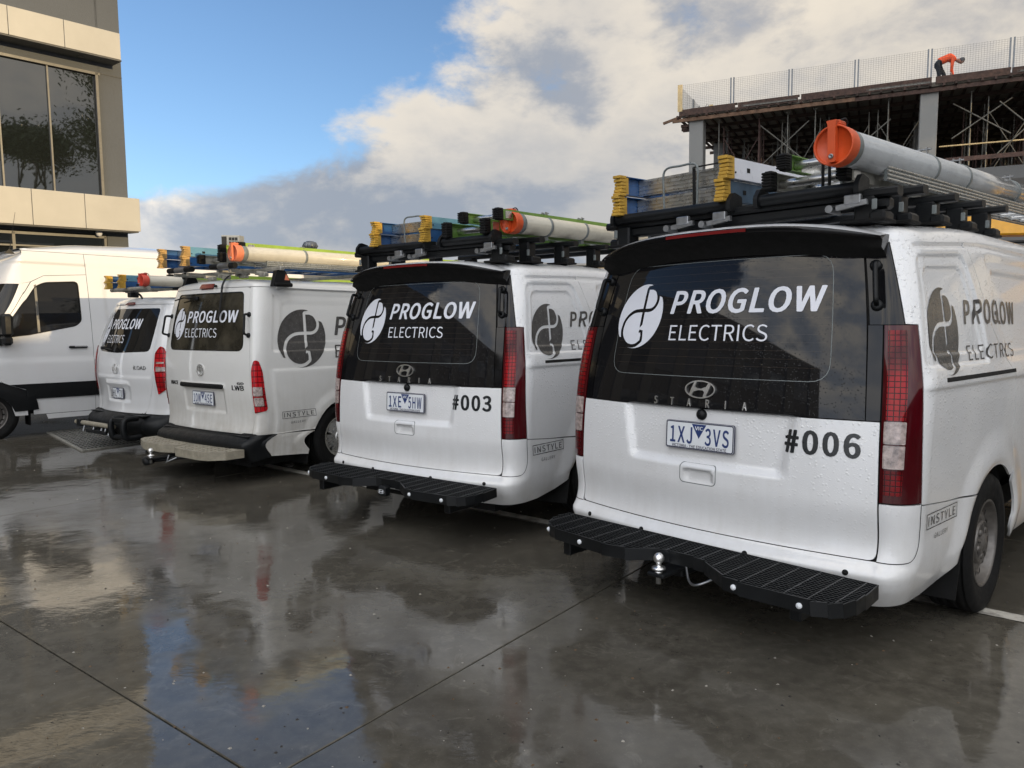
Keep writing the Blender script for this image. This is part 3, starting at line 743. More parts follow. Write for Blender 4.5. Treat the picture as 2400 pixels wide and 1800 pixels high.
def side_decals(body, parent, side, cy_, cz, rr, py0, py1, pz, ph, ey0, ey1, ez, eh, box, dark='decal_grey', off=.003):
    """lettering on a side, side=+1 right: text runs forward"""
    A = body.a_of_y
    def mp(V, y0=None):
        return [((A(x) if side > 0 else -A(x)), y) for x, y in V]
    sg = 1
    V, F = EMB
    sh = -.10
    pts = [(cy_+side*0+ (p[0]*rr), cz+p[1]*rr*1.0) for p in V]
    if side < 0:
        pts = [(2*cy_-p[0], p[1]) for p in pts]
    decal(body, 'side_emblem', mp(pts), F, dark, parent, off, mx=.016)
    def word(t, y0, y1, z, h, bold, shear, name, mat, sub=1):
        V, F = text2d(t, h, bold, shear, 1.08, sub=sub); V = fit(V, y0, y1)
        if side < 0: V = [(y0+y1-x, y) for x, y in V]
        decal(body, name, mp([(x, y+z) for x, y in V]), F, mat, parent, off, mx=.014)
    word('PROGLOW', py0, py1, pz, ph, .046, .16, 'side_name', dark, 2)
    word('ELECTRICS', ey0, ey1, ez, eh, -.004, 0, 'side_subtitle', dark, 1)
    bx0, bx1, bz0, bz1 = box
    o = [(bx0, bz0), (bx1, bz0), (bx1, bz1), (bx0, bz1)]; t = .004; i = [(bx0+t, bz0+t), (bx1-t, bz0+t), (bx1-t, bz1-t), (bx0+t, bz1-t)]
    oo = resample(o, .03); V = []; F = []
    K = len(oo)
    cx, cz2 = (bx0+bx1)/2, (bz0+bz1)/2; hx, hz = (bx1-bx0)/2, (bz1-bz0)/2
    ii = [(cx+(p[0]-cx)*(hx-t)/hx, cz2+(p[1]-cz2)*(hz-t)/hz) for p in oo]
    V = oo+ii; F = [(k, (k+1) % K, K+(k+1) % K, K+k) for k in range(K)]
    if side < 0: V = [(bx0+bx1-p[0], p[1]) for p in V]
    decal(body, 'partner_frame', mp(V), F, 'decal_black', parent, off)
    word('INSTYLE', bx0+.02, bx1-.02, bz0+(bz1-bz0)*.2, (bz1-bz0)*.58, 0.0, 0, 'partner_name', 'decal_black')
    word('GALLERY', bx0+(bx1-bx0)*.26, bx1-(bx1-bx0)*.30, bz0-.052, .022, -.002, 0, 'partner_subtitle', 'decal_black')
def grab_handle(body, parent, a, z0, z1, out=.055, mat='black_plastic', sidew=0.0, name='grab_handle'):
    p0, n0 = body.frame(a, z0); p1, n1 = body.frame(a, z1)
    m = MB(); q = [p0+n0*.005, p0+n0*out*.85+(p1-p0)*.04, p0+n0*out+(p1-p0)*.14, p0+n0*out+(p1-p0)*.5, p1+n1*out-(p1-p0)*.14, p1+n1*out*.85-(p1-p0)*.04, p1+n1*.005]
    m.tube(catmull([tuple(v) for v in q], 4), .011, 8, mat)
    for p, n in ((p0, n0), (p1, n1)): m.lathe([(.024, 0), (.024, .010), (.016, .016), (.001, .016)], p, n, 12, mat)
    o = m.build(name, None, parent)
    m = MB()
    for p, n in ((p0, n0), (p1, n1)): m.lathe([(.009, .014), (.009, .022), (.005, .026), (.0005, .026)], p+Vector((0, 0, .0)), n, 10)
    m.build('bolt', 'galv', o)
    return o
def tow_ball(parent, x, y, z, cover=False):
    m = MB(); m.box((x, y+.10, z-.075), (.09, .26, .018), 'black_plastic', .004); m.box((x, y+.25, z-.09), (.07, .22, .06), 'black_plastic', .006)
    o = m.build('tow_tongue', None, parent)
    m = MB(); m.lathe([(.0005, .026), (.012, .0225), (.020, .015), (.025, .004), (.025, -.006), (.020, -.016), (.013, -.021), (.012, -.035), (.016, -.040), (.032, -.043), (.032, -.052), (.018, -.055), (.018, -.066), (.026, -.067), (.026, -.084), (.012, -.085), (.012, -.120), (.0005, -.120)], (x, y, z), (0, 0, 1), 24)
    m.build('tow_ball', 'chrome', o)
    m = MB()
    m.tube(catmull([(x+.05, y+.15, z-.06), (x+.10, y+.10, z-.11), (x+.17, y+.06, z-.10), (x+.24, y+.12, z-.06)], 5), .006, 6)
    m.build('safety_chain', 'galv', o)
    return o
# ------------------------------------------------------------------ the two newer vans (black glass tailgate, tall lamps)
def make_staria(number, plate, label, loc, yaw, loaded_emblem=True):
    root = thing('work_van', label, 'van', loc, -yaw, 'white vans of the electrical firm parked in a row')
    B = Body(A1=.80, LC=.24, YS=4.15, L4=1.25,
        hwr=interp([(.2, .70), (.33, .795), (.45, .80), (.9, .80), (1.2, .79), (1.5, .765), (1.8, .715), (1.95, .68)]),
        hw=interp([(.2, .90), (.35, .965), (.6, .985), (.9, .995), (1.2, .992), (1.4, .965), (1.6, .925), (1.8, .865), (1.9, .82)]),
        yr=interp([(.2, .065), (.30, -.005), (.36, -.040), (.418, -.047), (.44, -.023), (.46, -.013), (.7, -.017), (.95, -.013), (1.1, .0), (1.4, .050), (1.7, .120), (1.85, .165)]),
        bow=lin([(.2, .085), (.5, .090), (1.9, .110)]), cy=lin([(.2, .17), (1.0, .16), (1.9, .15)]),
        taper=lin([(.2, .07), (1.0, .055), (1.9, .05)]), yt=2.2,
        yf=interp([(.2, 5.15), (.5, 5.25), (.9, 5.24), (1.05, 5.12), (1.3, 4.85), (1.6, 4.45), (1.8, 4.2)]), ztop=1.80,
        rise=lambda y: np.interp(y, [0, .25, 1.2, 2.6, 4.2, 5], [.075, .110, .125, .14, .09, .05]), nroof=2.8)
    B.lift = lambda y, z: (.055 if number == '006' else .03)*sst(np.asarray(z, float), 1.45, 1.80)*sst(np.asarray(y, float), .15, 1.3)
    A = B.a_of_y
    WY, WZ, WR = 1.13, .35, .405       # rear wheel
    WF = 1.13+3.273-.0
    def d_plate(a, z):
        u = np.abs(a); zc = (z-.76)/(1.03-.76); hw = .405+.05*zc
        return -.030*(1-sst(u, hw-.03, hw+.03))*sst(z, .755, .80)*(1-sst(z, 1.04, 1.06))
    def d_handle(a, z):
        return -.022*(1-sst(np.abs(a), .066, .082))*sst(z, .692, .708)*(1-sst(z, .737, .753))
    PR = [roundpoly(p, .07, 4) for p in ([(.15, 1.262), (.985, 1.262), (.90, 1.50), (.74, 1.755), (.15, 1.755)], [(.21, 1.315), (.92, 1.315), (.845, 1.49), (.715, 1.70), (.21, 1.70)], [(1.24, 1.262), (2.95, 1.262), (2.95, 1.75), (1.06, 1.75), (1.14, 1.5)], [(1.31, 1.315), (2.88, 1.315), (2.88, 1.69), (1.16, 1.69), (1.21, 1.5)])]
    def d_side(a, z):
        u = np.abs(a); on = sst(u, B.A2-.10, B.A2-.05); y = u-B.A2+B.ycr
        r = on*(.010*(sst(z, 1.165, 1.19)-sst(z, 1.19, 1.30)))                     # shoulder crease
        r = r-on*.012*sst(z, 1.185, 1.20)*(1-sst(z, 1.20, 1.26))*0
        g = on*sst(y, .12, .16)
        r = r-g*.014*(sst(z, 1.768, 1.780)*(1-sst(z, 1.79, 1.80)))                 # roof ditch
        def ring(poly, w, dep):
            sh = y.shape; yy = y.ravel(); z2 = np.broadcast_to(z, sh).ravel(); d = stroke_poly_dist(poly+[poly[0]], yy, z2); ins = inside([poly], yy, z2)
            return (-dep*np.where(ins, sst(d, 0, w), 0)).reshape(sh)
        r = r+on*(ring(PR[0], .020, .012)+ring(PR[1], .018, .009)+ring(PR[2], .020, .012)+ring(PR[3], .018, .009))
        for wy in (WY, WF):
            d = np.hypot(y-wy, z-WZ); r = r+on*(.016*sst(d, WR+.20, WR+.035)*(1-sst(d, WR+.035, WR-.01)*.5))
        return r
    B.disp = [d_plate, d_handle, d_side]
    g = .0028
    # ---- rear
    tg = patch(B, 'tailgate', [roundpoly([(-.80+g, .462), (.80-g, .462), (.80-g, 1.044), (-.80+g, 1.044)], [.03, .03, 0, 0])], 'van_white', root, .02)
    gl = patch(B, 'rear_window', [[(-.742, 1.049), (.742, 1.049), (.735, 1.46), (.725, 1.80), (-.725, 1.80), (-.735, 1.46), (-.742, 1.049)][:-1]], 'glass_rear', root, .03)
    # printed window edge line
    wl = roundpoly([(-.60, 1.20), (.60, 1.20), (.60, 1.765), (-.60, 1.765)], .09); Kw = len(wl)
    wi = roundpoly([(-.597, 1.203), (.597, 1.203), (.597, 1.762), (-.597, 1.762)], .088)
    decal(B, 'window_edge_line', wl+wi, [(k, (k+1) % Kw, Kw+(k+1) % Kw, Kw+k) for k in range(Kw)], 'grey_clamp', gl, .0006)
    for s in (1, -1):
        m_ = s < 0
        patch(B, 'lamp_pillar', [[(.748, 1.449), (.875, 1.449), (.835, 1.80), (.735, 1.80)]], 'black_gloss', root, .02, mirror=m_)
        patch(B, 'tailgate_side', [[(.746, 1.049), (.80-g, 1.049), (.80-g, 1.449-g), (.742, 1.449-g)]], 'black_gloss', root, .02, mirror=m_)
        lo = patch(B, 'tail_light', [[(.80+g, .712), (.985, .712), (.955, 1.05), (.930, 1.446), (.80+g, 1.446)]], 'lamp_dark', root, .015, mirror=m_, skirt=.02)
        patch(B, 'lamp_lens_upper', [rrect(.815, 1.055, .885, 1.425, .006)], 'lamp_red_grid', lo, .01, .0025, mirror=m_, uvs=True, skirt=.004)
        patch(B, 'lamp_lens_lower', [rrect(.815, .745, .885, .848, .006)], 'lamp_red_grid', lo, .01, .0025, mirror=m_, uvs=True, skirt=.004)
        patch(B, 'reverse_lens', [rrect(.811, .958, .888, 1.050, .004)], 'lamp_clear', lo, .01, .004, mirror=m_, skirt=.006)
        patch(B, 'indicator_lens', [rrect(.811, .856, .888, .952, .004)], 'lamp_clear', lo, .01, .004, mirror=m_, skirt=.006)
        # bumper: corner and lower band, wrapping to the wheel arch
        bl = [(0.0, .262), (.74, .250), (A(.55), .275), (A(.66), .31), (A(.735), .37)]
        arc = [(A(WY)+WR*math.cos(t), WZ+WR*math.sin(t)) for t in np.linspace(math.radians(178), math.radians(133), 8)]
        band = [(0.0, .262), (.5, .256), (.80, .25), (A(.35), .262), (A(.55), .30), (A(.66), .345)]+arc+[(A(.45), .676), (A(.20), .700), (.985, .705), (.80+g, .705), (.80+g, .458), (.0, .456)]
        if s > 0: BR = band
        else: BLm = [(-p[0], p[1]) for p in band][::-1]
    full = BR[1:-1]+[(-p[0], p[1]) for p in BR[1:-1]][::-1]
    patch(B, 'bumper', [full], 'van_white', root, .022)
    # ---- sides
    seam = [(A(1.42), .46), (A(1.42), 1.0), (A(1.40), 1.17), (A(1.20), 1.30), (A(1.06), 1.42), (A(.93), 1.60), (A(.80), 1.80)]
    for s in (1, -1):
        m_ = s < 0
        arc = [(A(WY)+WR*math.cos(t), WZ+WR*math.sin(t)) for t in np.linspace(math.radians(131), math.radians(52), 14)]
        q = [(.990, .712+.0), (A(.20), .705), (A(.45), .681)]+[p for p in arc if p[0] < A(1.42)-.004]+[(A(1.42)-g, .70), (A(1.42)-g, 1.0), (A(1.40)-g, 1.17), (A(1.20)-g, 1.30), (A(1.06)-g, 1.42), (A(.93)-g, 1.60), (A(.80)-g, 1.80), (.84, 1.80), (.880, 1.452), (.934, 1.449), (.959, 1.05)]
        patch(B, 'quarter_panel', [q], 'van_white', root, .012, mirror=m_)
        arc2 = [(A(WY)+WR*math.cos(t), WZ+WR*math.sin(t)) for t in np.linspace(math.radians(48), math.radians(2), 8)]
        q = [(A(1.42)+g, WZ+WR*math.sin(math.acos((1.42-WY+g)/WR)))]+[p for p in arc2 if p[0] > A(1.42)+.01]+[(A(1.58), .30), (A(3.0)-g, .30), (A(3.0)-g, 1.80), (A(.80)+g, 1.80), (A(.93)+g, 1.60), (A(1.06)+g, 1.42), (A(1.20)+g, 1.30), (A(1.40)+g, 1.17), (A(1.42)+g, 1.0)]
        patch(B, 'sliding_door', [q], 'van_white', root, .018, mirror=m_)
        q = [(A(3.0)+g, .30), (A(4.1), .30), (A(4.1), 1.05), (A(4.0), 1.2), (A(4.0), 1.80), (A(3.0)+g, 1.80)]
        dr = patch(B, 'front_door', [[(A(3.0)+g, .30), (A(3.94), .30), (A(3.94), 1.80), (A(3.0)+g, 1.80)], [(A(3.08), 1.28), (A(3.84), 1.28), (A(3.84), 1.76), (A(3.08), 1.76)]], 'van_white_plain', root, .05, mirror=m_)
        patch(B, 'door_window', [[(A(3.09), 1.29), (A(3.83), 1.29), (A(3.83), 1.75), (A(3.09), 1.75)]], 'glass_dark', dr, .05, mirror=m_)
        nose = [(A(3.94)+g, .32), (A(3.99), .35)]+[(A(WF)+WR*math.cos(t), WZ+WR*math.sin(t)) for t in np.linspace(PI, 0, 18)]+[(A(4.83), .25), (B.U4, .25), (B.U4, 1.12), (A(3.94)+g, 1.12)]
        patch(B, 'front_wing', [nose], 'van_white_plain', root, .06, mirror=m_)
        patch(B, 'windscreen', [[(A(3.94)+g, 1.13), (B.U4, 1.13), (B.U4, 1.80), (A(3.94)+g, 1.80)]], 'glass_dark', root, .06, mirror=m_)
        rl = patch(B, 'slide_rail', [roundpoly([(A(.34), 1.203), (A(1.37), 1.203), (A(1.37), 1.222), (A(.34), 1.222)], .004)], 'liner_black', root, .03, .0015, mirror=m_, skirt=.003)
        hd = [(A(WY)+(WR+.012)*math.cos(t), WZ+(WR+.012)*math.sin(t)) for t in np.linspace(PI, 0, 16)]
        lin_ = [(.60, .36), (A(WY)-WR-.012, .36)]+hd[1:-1]+[(A(WY)+WR+.012, .36)]+[(A(WF)-WR-.012, .36)]+[(p[0]+WF-WY, p[1]) for p in hd[1:-1]]+[(A(WF)+WR+.012, .36), (A(4.9), .36), (A(4.9), 1.80), (.60, 1.80)]
        patch(B, 'inner_liner', [lin_], 'liner_black', root, .07, -.016, mirror=m_, skirt=0)
        # wheel housing, mud flap
        m = MB(); xo = .93
        vs = []; K = 18
        for k in range(K+1):
            t = PI*k/K
            for xx in (.93, .60): vs.append((s*xx, WY+(WR+.01)*math.cos(t), max(.30, WZ+(WR+.01)*math.sin(t))))
        m.add(vs, [(2*k, 2*k+1, 2*k+3, 2*k+2) for k in range(K)]); m.box((s*.60, WY, .60), (.01, .86, .6)); m.build('wheel_housing', 'liner_black', root)
        m = MB(); m.prism([(.66, .165), (.95, .18), (.955, .33), (.95, .44), (.66, .44)], lambda u, v, w: Vector((s*u, WY-WR-.03-(.44-v)*.16+w, v)), 0, .008); m.build('mud_flap', 'rubber', root)
        wheel(root, s*.855, WY, .352, .215, 'steel', s); wheel(root, s*.855, WF, .352, .215, 'steel', s)
    m = MB(); m.box((0, 2.7, .27), (1.3, 4.2, .14)); m.box((0, .55, .27), (1.3, .7, .20)); m.tube([(-.8, 1.13, .33), (.8, 1.13, .33)], .06, 8); m.tube([(.35, .3, .22), (.35, 1.6, .24)], .07, 10); m.box((0, 2.4, .9), (1.2, 3.0, 1.2)); m.build('underbody', 'liner_black', root)
    roof_mesh(B, 'roof', 'van_white', root)
    # ---- spoiler
    def spz(x): return 1.905-.085*abs(x/.76)**2.6
    m = MB(); K = 40; rows = []
    for k in range(K+1):
        x = -.745+1.49*k/K; t = abs(x/.745); zt = 1.918-.088*t**3.2; yb = .008+.105*t**2+.05*t**8; e = 1-.62*t**7
        # cross-section: top skin forward -> lip -> underside
        top = [(.40+.02*t, zt+.012-.02*t), (.22+.03*t, zt+.004), (yb+.03, zt-.010*e), (yb+.004, zt-.022*e), (yb, zt-.034*e)]
        bot = [(yb+.008, zt-.048*e), (yb+.03, zt-.060*e), (.085+.10*t**2, zt-.088*(.4+.6*e)), (.115+.10*t**2, zt-.115*(.35+.65*e)), (.135+.11*t**2, zt-.140*(.45+.55*e))]
        rows.append([(x, y, z) for y, z in top+bot])
    n_ = len(rows[0]); vs = [p for r in rows for p in r]; fs = []; mt = []
    for k in range(K):
        for j in range(n_-1):
            fs.append((k*n_+j, k*n_+j+1, (k+1)*n_+j+1, (k+1)*n_+j))
    top_f = [f for f in fs if (f[0] % n_) < 3]; bot_f = [f for f in fs if (f[0] % n_) >= 3]
    m.add(vs, [f for f in bot_f if (f[0] % n_) < 5]+[tuple(range(n_)), tuple(K*n_+i for i in range(n_))], 'black_gloss', True); m.add(vs, [f for f in bot_f if (f[0] % n_) >= 5], 'liner_black', True); sp = m.build('spoiler', None, root, fix=False)
    m = MB(); m.add(vs, top_f, None, True); m.build('spoiler_top', 'van_white_plain', sp, fix=False)
    m = MB()
    for k in range(12):
        x0 = -.215+.43*k/12; x1 = x0+.43/12
        def q(x, dz): t = abs(x/.745); zt = 1.918-.088*t**3.2; yb = .008+.105*t**2; return (x, yb-.003, zt-.033+dz)
        a_, b_, c_, d_ = q(x0, -.009), q(x1, -.009), q(x1, .006), q(x0, .006)
        m.add([a_, b_, c_, d_, (a_[0], a_[1]+.02, a_[2]), (b_[0], b_[1]+.02, b_[2]), (c_[0], c_[1]+.02, c_[2]), (d_[0], d_[1]+.02, d_[2])], [(0, 1, 2, 3), (0, 4, 5, 1), (3, 2, 6, 7)])
    m.build('brake_light', 'brake_red', sp)
    # ---- tailgate handle, camera, badges, plate
    hd = rrect(-.100, .682, .100, .784, .024); hi = rrect(-.096, .686, .096, .780, .021); K = len(hd)
    decal(B, 'handle_outline', hd+hi, [(k, (k+1) % K, K+(k+1) % K, K+k) for k in range(K)], 'grey_clamp', tg, .0008)
    patch(B, 'tailgate_handle', [rrect(-.084, .740, .084, .766, .006)], 'van_white_plain', tg, .02, .004, skirt=.02)
    p, n = B.frame(0, 1.022); m = MB(); m.lathe([(.028, -.02), (.026, .012), (.016, .022), (.0005, .024)], p, n, 16); m.build('rear_camera', 'black_plastic', tg)
    # oval badge with slanted letter
    ov = [(.083*math.cos(t), .043*math.sin(t)) for t in np.linspace(0, 2*PI, 49)[:-1]]; oi = [(.077*math.cos(t), .0372*math.sin(t)) for t in np.linspace(0, 2*PI, 49)[:-1]]
    bx = catmull([(-.052, -.024), (-.040, .002), (-.030, .028)], 4)
    H = [(-.058, -.026), (-.044, -.030), (-.034, -.012), (-.010, -.004), (.016, -.004), (.026, -.012), (.018, -.040), (.032, -.037), (.045, -.010), (.058, .024), (.044, .030), (.034, .014), (.008, .004), (-.016, .004), (-.028, .012), (-.018, .041), (-.032, .036), (-.046, .006)]
    Hv = geometry.tessellate_polygon([[Vector((x, y, 0)) for x, y in H]])
    cz_ = 1.142; V = [(x, y+cz_) for x, y in ov+oi]; F = [(k, (k+1) % 48, 48+(k+1) % 48, 48+k) for k in range(48)]
    bd = decal(B, 'badge', V+[(x, y+cz_) for x, y in H], F+[[96+i for i in t] for t in Hv], 'chrome', gl, .010, thick=.008)
    V, F = text2d('STARIA', .037, .03, spacing=2.6); V = fit(V, -.268, .245); decal(B, 'model_lettering', [(x, y+1.058) for x, y in V], F, 'chrome', gl, .006, thick=.004)
    p, n = B.frame(0, .915); n = Vector((0, n.y, n.z)).normalized()
    R = (Vector((1, 0, 0)), n, n.cross(Vector((1, 0, 0)))*-1 if n.cross(Vector((1, 0, 0))).z < 0 else n.cross(Vector((1, 0, 0))))
    number_plate(tg, p+n*.012, R, plate)
    lettering_rear(B, gl, (-.452, 1.500, .158, .168), (-.240, .575, 1.512, .108), (-.225, .315, 1.376, .076), 0)
    V, F = text2d('#'+number, .097, .055, 0.0, 1.08); V = fit(V, .415, .732); decal(B, 'fleet_number', [(x, y+.890) for x, y in V], F, 'decal_black', tg, .002)
    side_decals(B, root, 1, .405, 1.420, .19, .69, 1.56, 1.455, .10, .69, 1.42, 1.285, .07, (.245, .60, .585, .655))
    side_decals(B, root, -1, .44, 1.415, .178, .69, 1.56, 1.455, .10, .69, 1.42, 1.285, .07, (.245, .60, .585, .655))
    for s in (1, -1):
        grab_handle(B, root, s*.775, 1.53, 1.70, .052)
    # parking sensors
    for a in (-.70, -.31, .27, .70):
        p, n = B.frame(a, .405); m = MB(); m.lathe([(.0125, -.002), (.0125, .002), (.0005, .003)], p, n, 14); m.build('parking_sensor', 'liner_black', root)
    for s in (1, -1):
        gp = catmull([(.802, .4585), (.90, .459), (.955, .470), (.978, .52), (.985, .60), (.986, .705)], 6); ol = offset_outline(gp, .0018)
        V, F = cdt_fill([ol], 1.0); decal(B, 'panel_gap', [(p[0]*s, p[1]) for p in V], F if s > 0 else F[:, ::-1], 'liner_black', root, .0015)
    # ---- rear step board
    ST = link('step_board', None, root)
    zt = .405
    outl = [(-.80, -.055), (-.80, -.14), (-.785, -.20), (-.75, -.265), (-.70, -.31), (-.64, -.335), (-.30, -.375), (-.17, -.36), (-.045, -.255), (.0, -.245), (.13, -.245), (.20, -.265), (.36, -.385), (.44, -.405), (.74, -.405), (.80, -.385), (.84, -.345), (.86, -.28), (.865, -.20), (.86, -.055)]
    m = MB()
    for i in range(len(outl)-1):
        p, q = outl[i], outl[i+1]; m.bar((p[0], p[1], zt-.032), (q[0], q[1], zt-.026), .006, .058, None)
    m.bar((-.80, -.055, zt-.026), (.86, -.055, zt-.026), .006, .058)
    m.build('step_frame', 'black_grating', ST)
    m = MB(); OX = [p[0] for p in outl]; OY = [p[1] for p in outl]
    def yfront(x):
        return float(np.interp(x, [-.80, -.785, -.75, -.70, -.64, -.30, -.17, -.045, .13, .20, .36, .44, .74, .80, .84, .86], [-.14, -.20, -.265, -.31, -.335, -.375, -.36, -.255, -.245, -.265, -.385, -.405, -.405, -.385, -.345, -.28]))
    for j in range(17):
        y = -.068-.0215*j; seg = None; xs = np.linspace(-.797, .857, 300); ins = [yfront(x) < y-.002 for x in xs]; k = 0
        while k < 300:
            if ins[k]:
                e = k
                while e+1 < 300 and ins[e+1]: e += 1
                if xs[e]-xs[k] > .03:
                    # serrated bearing bar
                    nseg = max(2, int((xs[e]-xs[k])/.022)); top = []
                    for q in range(nseg*2+1):
                        x = xs[k]+(xs[e]-xs[k])*q/(nseg*2); top.append((x, zt+(.0018 if q % 2 == 0 else -.001)))
                    vs = [(x, y-.0022, z) for x, z in top]+[(x, y+.0022, z) for x, z in top]+[(x, y-.0016, zt-.026) for x, z in top]; n2 = len(top)
                    m.add(vs, [(i, i+1, n2+i+1, n2+i) for i in range(n2-1)]+[(2*n2+i, 2*n2+i+1, i+1, i) for i in range(n2-1)])
                k = e+1
            else: k += 1
    m.build('grating', 'black_grating', ST, kind='stuff', fix=False)
    for k in range(18):
        x = -.755+.0925*k; yf_ = yfront(x)
        m = MB(); m.bar((x, -.057, zt-.001), (x, yf_+.004, zt-.001), .0045, .005); m.build('cross_bar', 'cross_metal', ST)
    for x in (-.72, -.45, .42, .70):
        y = yfront(x)-.004; m = MB(); m.lathe([(.012, 0), (.012, .006), (.008, .010), (.0005, .011)], (x, y, zt-.030), (0, -1, 0), 12); m.build('bolt', 'plate_white', ST)
    m = MB()
    for x in (-.62, .62): m.box((x, -.12, .29), (.05, .30, .08), 'black_plastic', .006); m.bar((x, -.20, .34), (x, .3, .27), .05, .05, 'black_plastic')
    m.box((0, .20, .27), (1.3, .07, .07), 'black_plastic', .006)
    m.build('step_bracket', None, ST)
    if number == '006': tow_ball(root, -.02, -.30, .375)
    else:
        m = MB(); m.box((.06, -.28, .33), (.07, .06, .07), None, .01); m.build('hitch_cover', 'black_plastic', root)
        m = MB(); m.add([(.06+p[0]*.35, -.312, .33+p[1]*.35) for p in ov+oi], F0 := [(k, (k+1) % 48, 48+(k+1) % 48, 48+k) for k in range(48)]); m.add([(.06+p[0]*.35, -.312, .33+p[1]*.35) for p in H], [tuple(t) for t in Hv]); m.build('hitch_badge', 'plate_white', root, fix=False)
    rack(B, root, [.28, .60, 1.06, 1.54, 2.02], .74, [2.017, 2.062, 2.080, 2.102, 2.125] if number == '006' else [2.03, 2.068, 2.080, 2.095, 2.11])
    return root, B
def rack(B, root, ys, hx, zs, rollers=((-.685, .01), (.175, .62))):
    for i, y in enumerate(ys):
        zb = zs[i]; m = MB()
        m.prism([(-.035, -.012), (-.025, -.022), (.025, -.022), (.035, -.012), (.035, .008), (.022, .018), (-.022, .018), (-.035, .008)], lambda u, v, w: Vector((w, y+u, zb+v)), -hx-.04, hx+.04, None)
        m.build('roof_bar', 'black_plastic', root)
        if i == 0: m = MB(); m.box((0, y+.02, zb-.045), (2*hx, .07, .05), None, .01); m.box((0, y+.12, zb-.01), (2*hx-.1, .02, .05), None, .004); m.build('rear_rail', 'black_plastic', root)
        for s in (-1, 1):
            x = s*(hx-.09); zf = roof_z(B, x, y); m = MB()
            m.box((x, y, (zb+zf)/2-.005), (.085, .10, zb-zf-.02), 'black_plastic', .008)
            m.box((x+s*.055, y, zf+.025), (.07, .115, .05), 'black_plastic', .012); m.box((x, y, zf+.008), (.19, .14, .014), 'rubber', .004)
            f = m.build('rack_foot', None, root)
            m = MB(); m.box((x+s*.045, y-.053, zf+.075), (.022, .008, .045), None, .003); m.build('foot_plate', 'grey_clamp', f)
    y = ys[0]; zb = zs[0]
    for x0, x1 in rollers:
        m = MB(); m.tube([(x0, y-.05, zb+.025), (x1, y-.05, zb+.025)], .027, 16); m.build('rack_roller', 'black_plastic', root)
        for x, o in ((x0, -1), (x1, 1)):
            m = MB(); m.prism(roundpoly([(-.09, -.01), (.03, -.01), (.03, .07), (-.05, .085), (-.09, .04)], .015), lambda u, v, w: Vector((x+w*o, y+u, zb+v)), 0, .022); m.build('roller_end', 'black_plastic', root)
    for x in (-.33, .52, -.12):
        m = MB(); m.tube([(x, y-.10, zb-.06), (x, y+.02, zb-.06)], .017, 14, 'galv'); m.bar((x+.03, y-.09, zb-.06), (x+.16, y-.09, zb-.045), .018, .022, 'galv'); m.box((x+.10, y-.09, zb-.03), (.07, .03, .04), 'galv', .004); m.build('rack_clamp', None, root)
R_ = math.radians
van6, B6 = make_staria('006', '1XJ3VS', 'white van numbered #006 with black glass tailgate, nearest the camera', (.9067, 3.5468, 0), R_(46.11))
van3, B3 = make_staria('003', '1XE5HW', 'white van numbered #003 with black glass tailgate, second from the right', (-.7643, 5.2723, 0), R_(36.40))
# ------------------------------------------------------------------ wet concrete yard
def ground_mat():
    m, t, b = new_mat('wet_concrete')
    g = t.nodes.new('ShaderNodeNewGeometry'); P = g.outputs['Position']
    n1 = noise(t, P, 0.55, 6, 0.6, 0.4); n2 = noise(t, P, 2.3, 8, 0.62); n3 = noise(t, P, 14, 6, 0.6); n4 = noise(t, P, 120, 3, 0.6)
    c = mixc(t, ramp(t, n2, [(0.32, 0.0), (0.68, 1.0)]), (0.066, 0.060, 0.049), (0.112, 0.103, 0.083))
    c = mixc(t, ramp(t, n3, [(0.42, 0.0), (0.72, 0.6)]), c, (0.150, 0.139, 0.114))
    c = mixc(t, ramp(t, n1, [(0.40, 0.0), (0.62, 0.5)]), c, (0.052, 0.047, 0.039))
    n7 = noise(t, vmath(t, 'MULTIPLY', P, (1.0, 1.0, 1.0)).outputs[0], 6.5, 9, 0.72, 1.2)
    c = mixc(t, ramp(t, n7, [(0.56, 0.0), (0.70, 0.55)]), c, (0.19, 0.178, 0.148))
    sp = ramp(t, n4, [(0.62, 0.0), (0.75, 0.4)]); c = mixc(t, sp, c, (0.22, 0.21, 0.18))
    L(t, c, b.inputs['Base Color'])
    oi = t.nodes.new('ShaderNodeObjectInfo')
    wet = mathn(t, 'ADD', mathn(t, 'MULTIPLY', n1, 0.55), mathn(t, 'MULTIPLY', n2, 0.45))
    rg = ramp(t, wet, [(0.42, 0.018), (0.49, 0.04), (0.56, 0.13), (0.67, 0.33)])
    rg = mathn(t, 'ADD', rg, mathn(t, 'MULTIPLY', n3, 0.03))
    L(t, rg, b.inputs['Roughness']); b.inputs['IOR'].default_value = 1.45; b.inputs['Specular IOR Level'].default_value = 0.8
    b.inputs['Coat Weight'].default_value = 0.0
    bp = t.nodes.new('ShaderNodeBump'); bp.inputs['Distance'].default_value = 0.0035; bp.inputs['Strength'].default_value = 0.9
    mp = t.nodes.new('ShaderNodeMapping'); mp.inputs['Rotation'].default_value = (0, 0, math.radians(20)); mp.inputs['Scale'].default_value = (1.0, 1.8, 1); L(t, P, mp.inputs[0])
    n5 = noise(t, mp.outputs[0], 26, 3, 0.55)
    dry = smooth(t, wet, 0.50, 0.68)
    h = mathn(t, 'ADD', mathn(t, 'MULTIPLY', mathn(t, 'MULTIPLY', n4, mathn(t, 'ADD', 0.05, dry)), 0.16), mathn(t, 'MULTIPLY', n5, 0.10))
    h = mathn(t, 'ADD', h, mathn(t, 'MULTIPLY', noise(t, P, 3.5, 2, 0.5), 0.9))
    L(t, h, bp.inputs['Height']); L(t, bp.outputs[0], b.inputs['Normal'])
ground_mat()
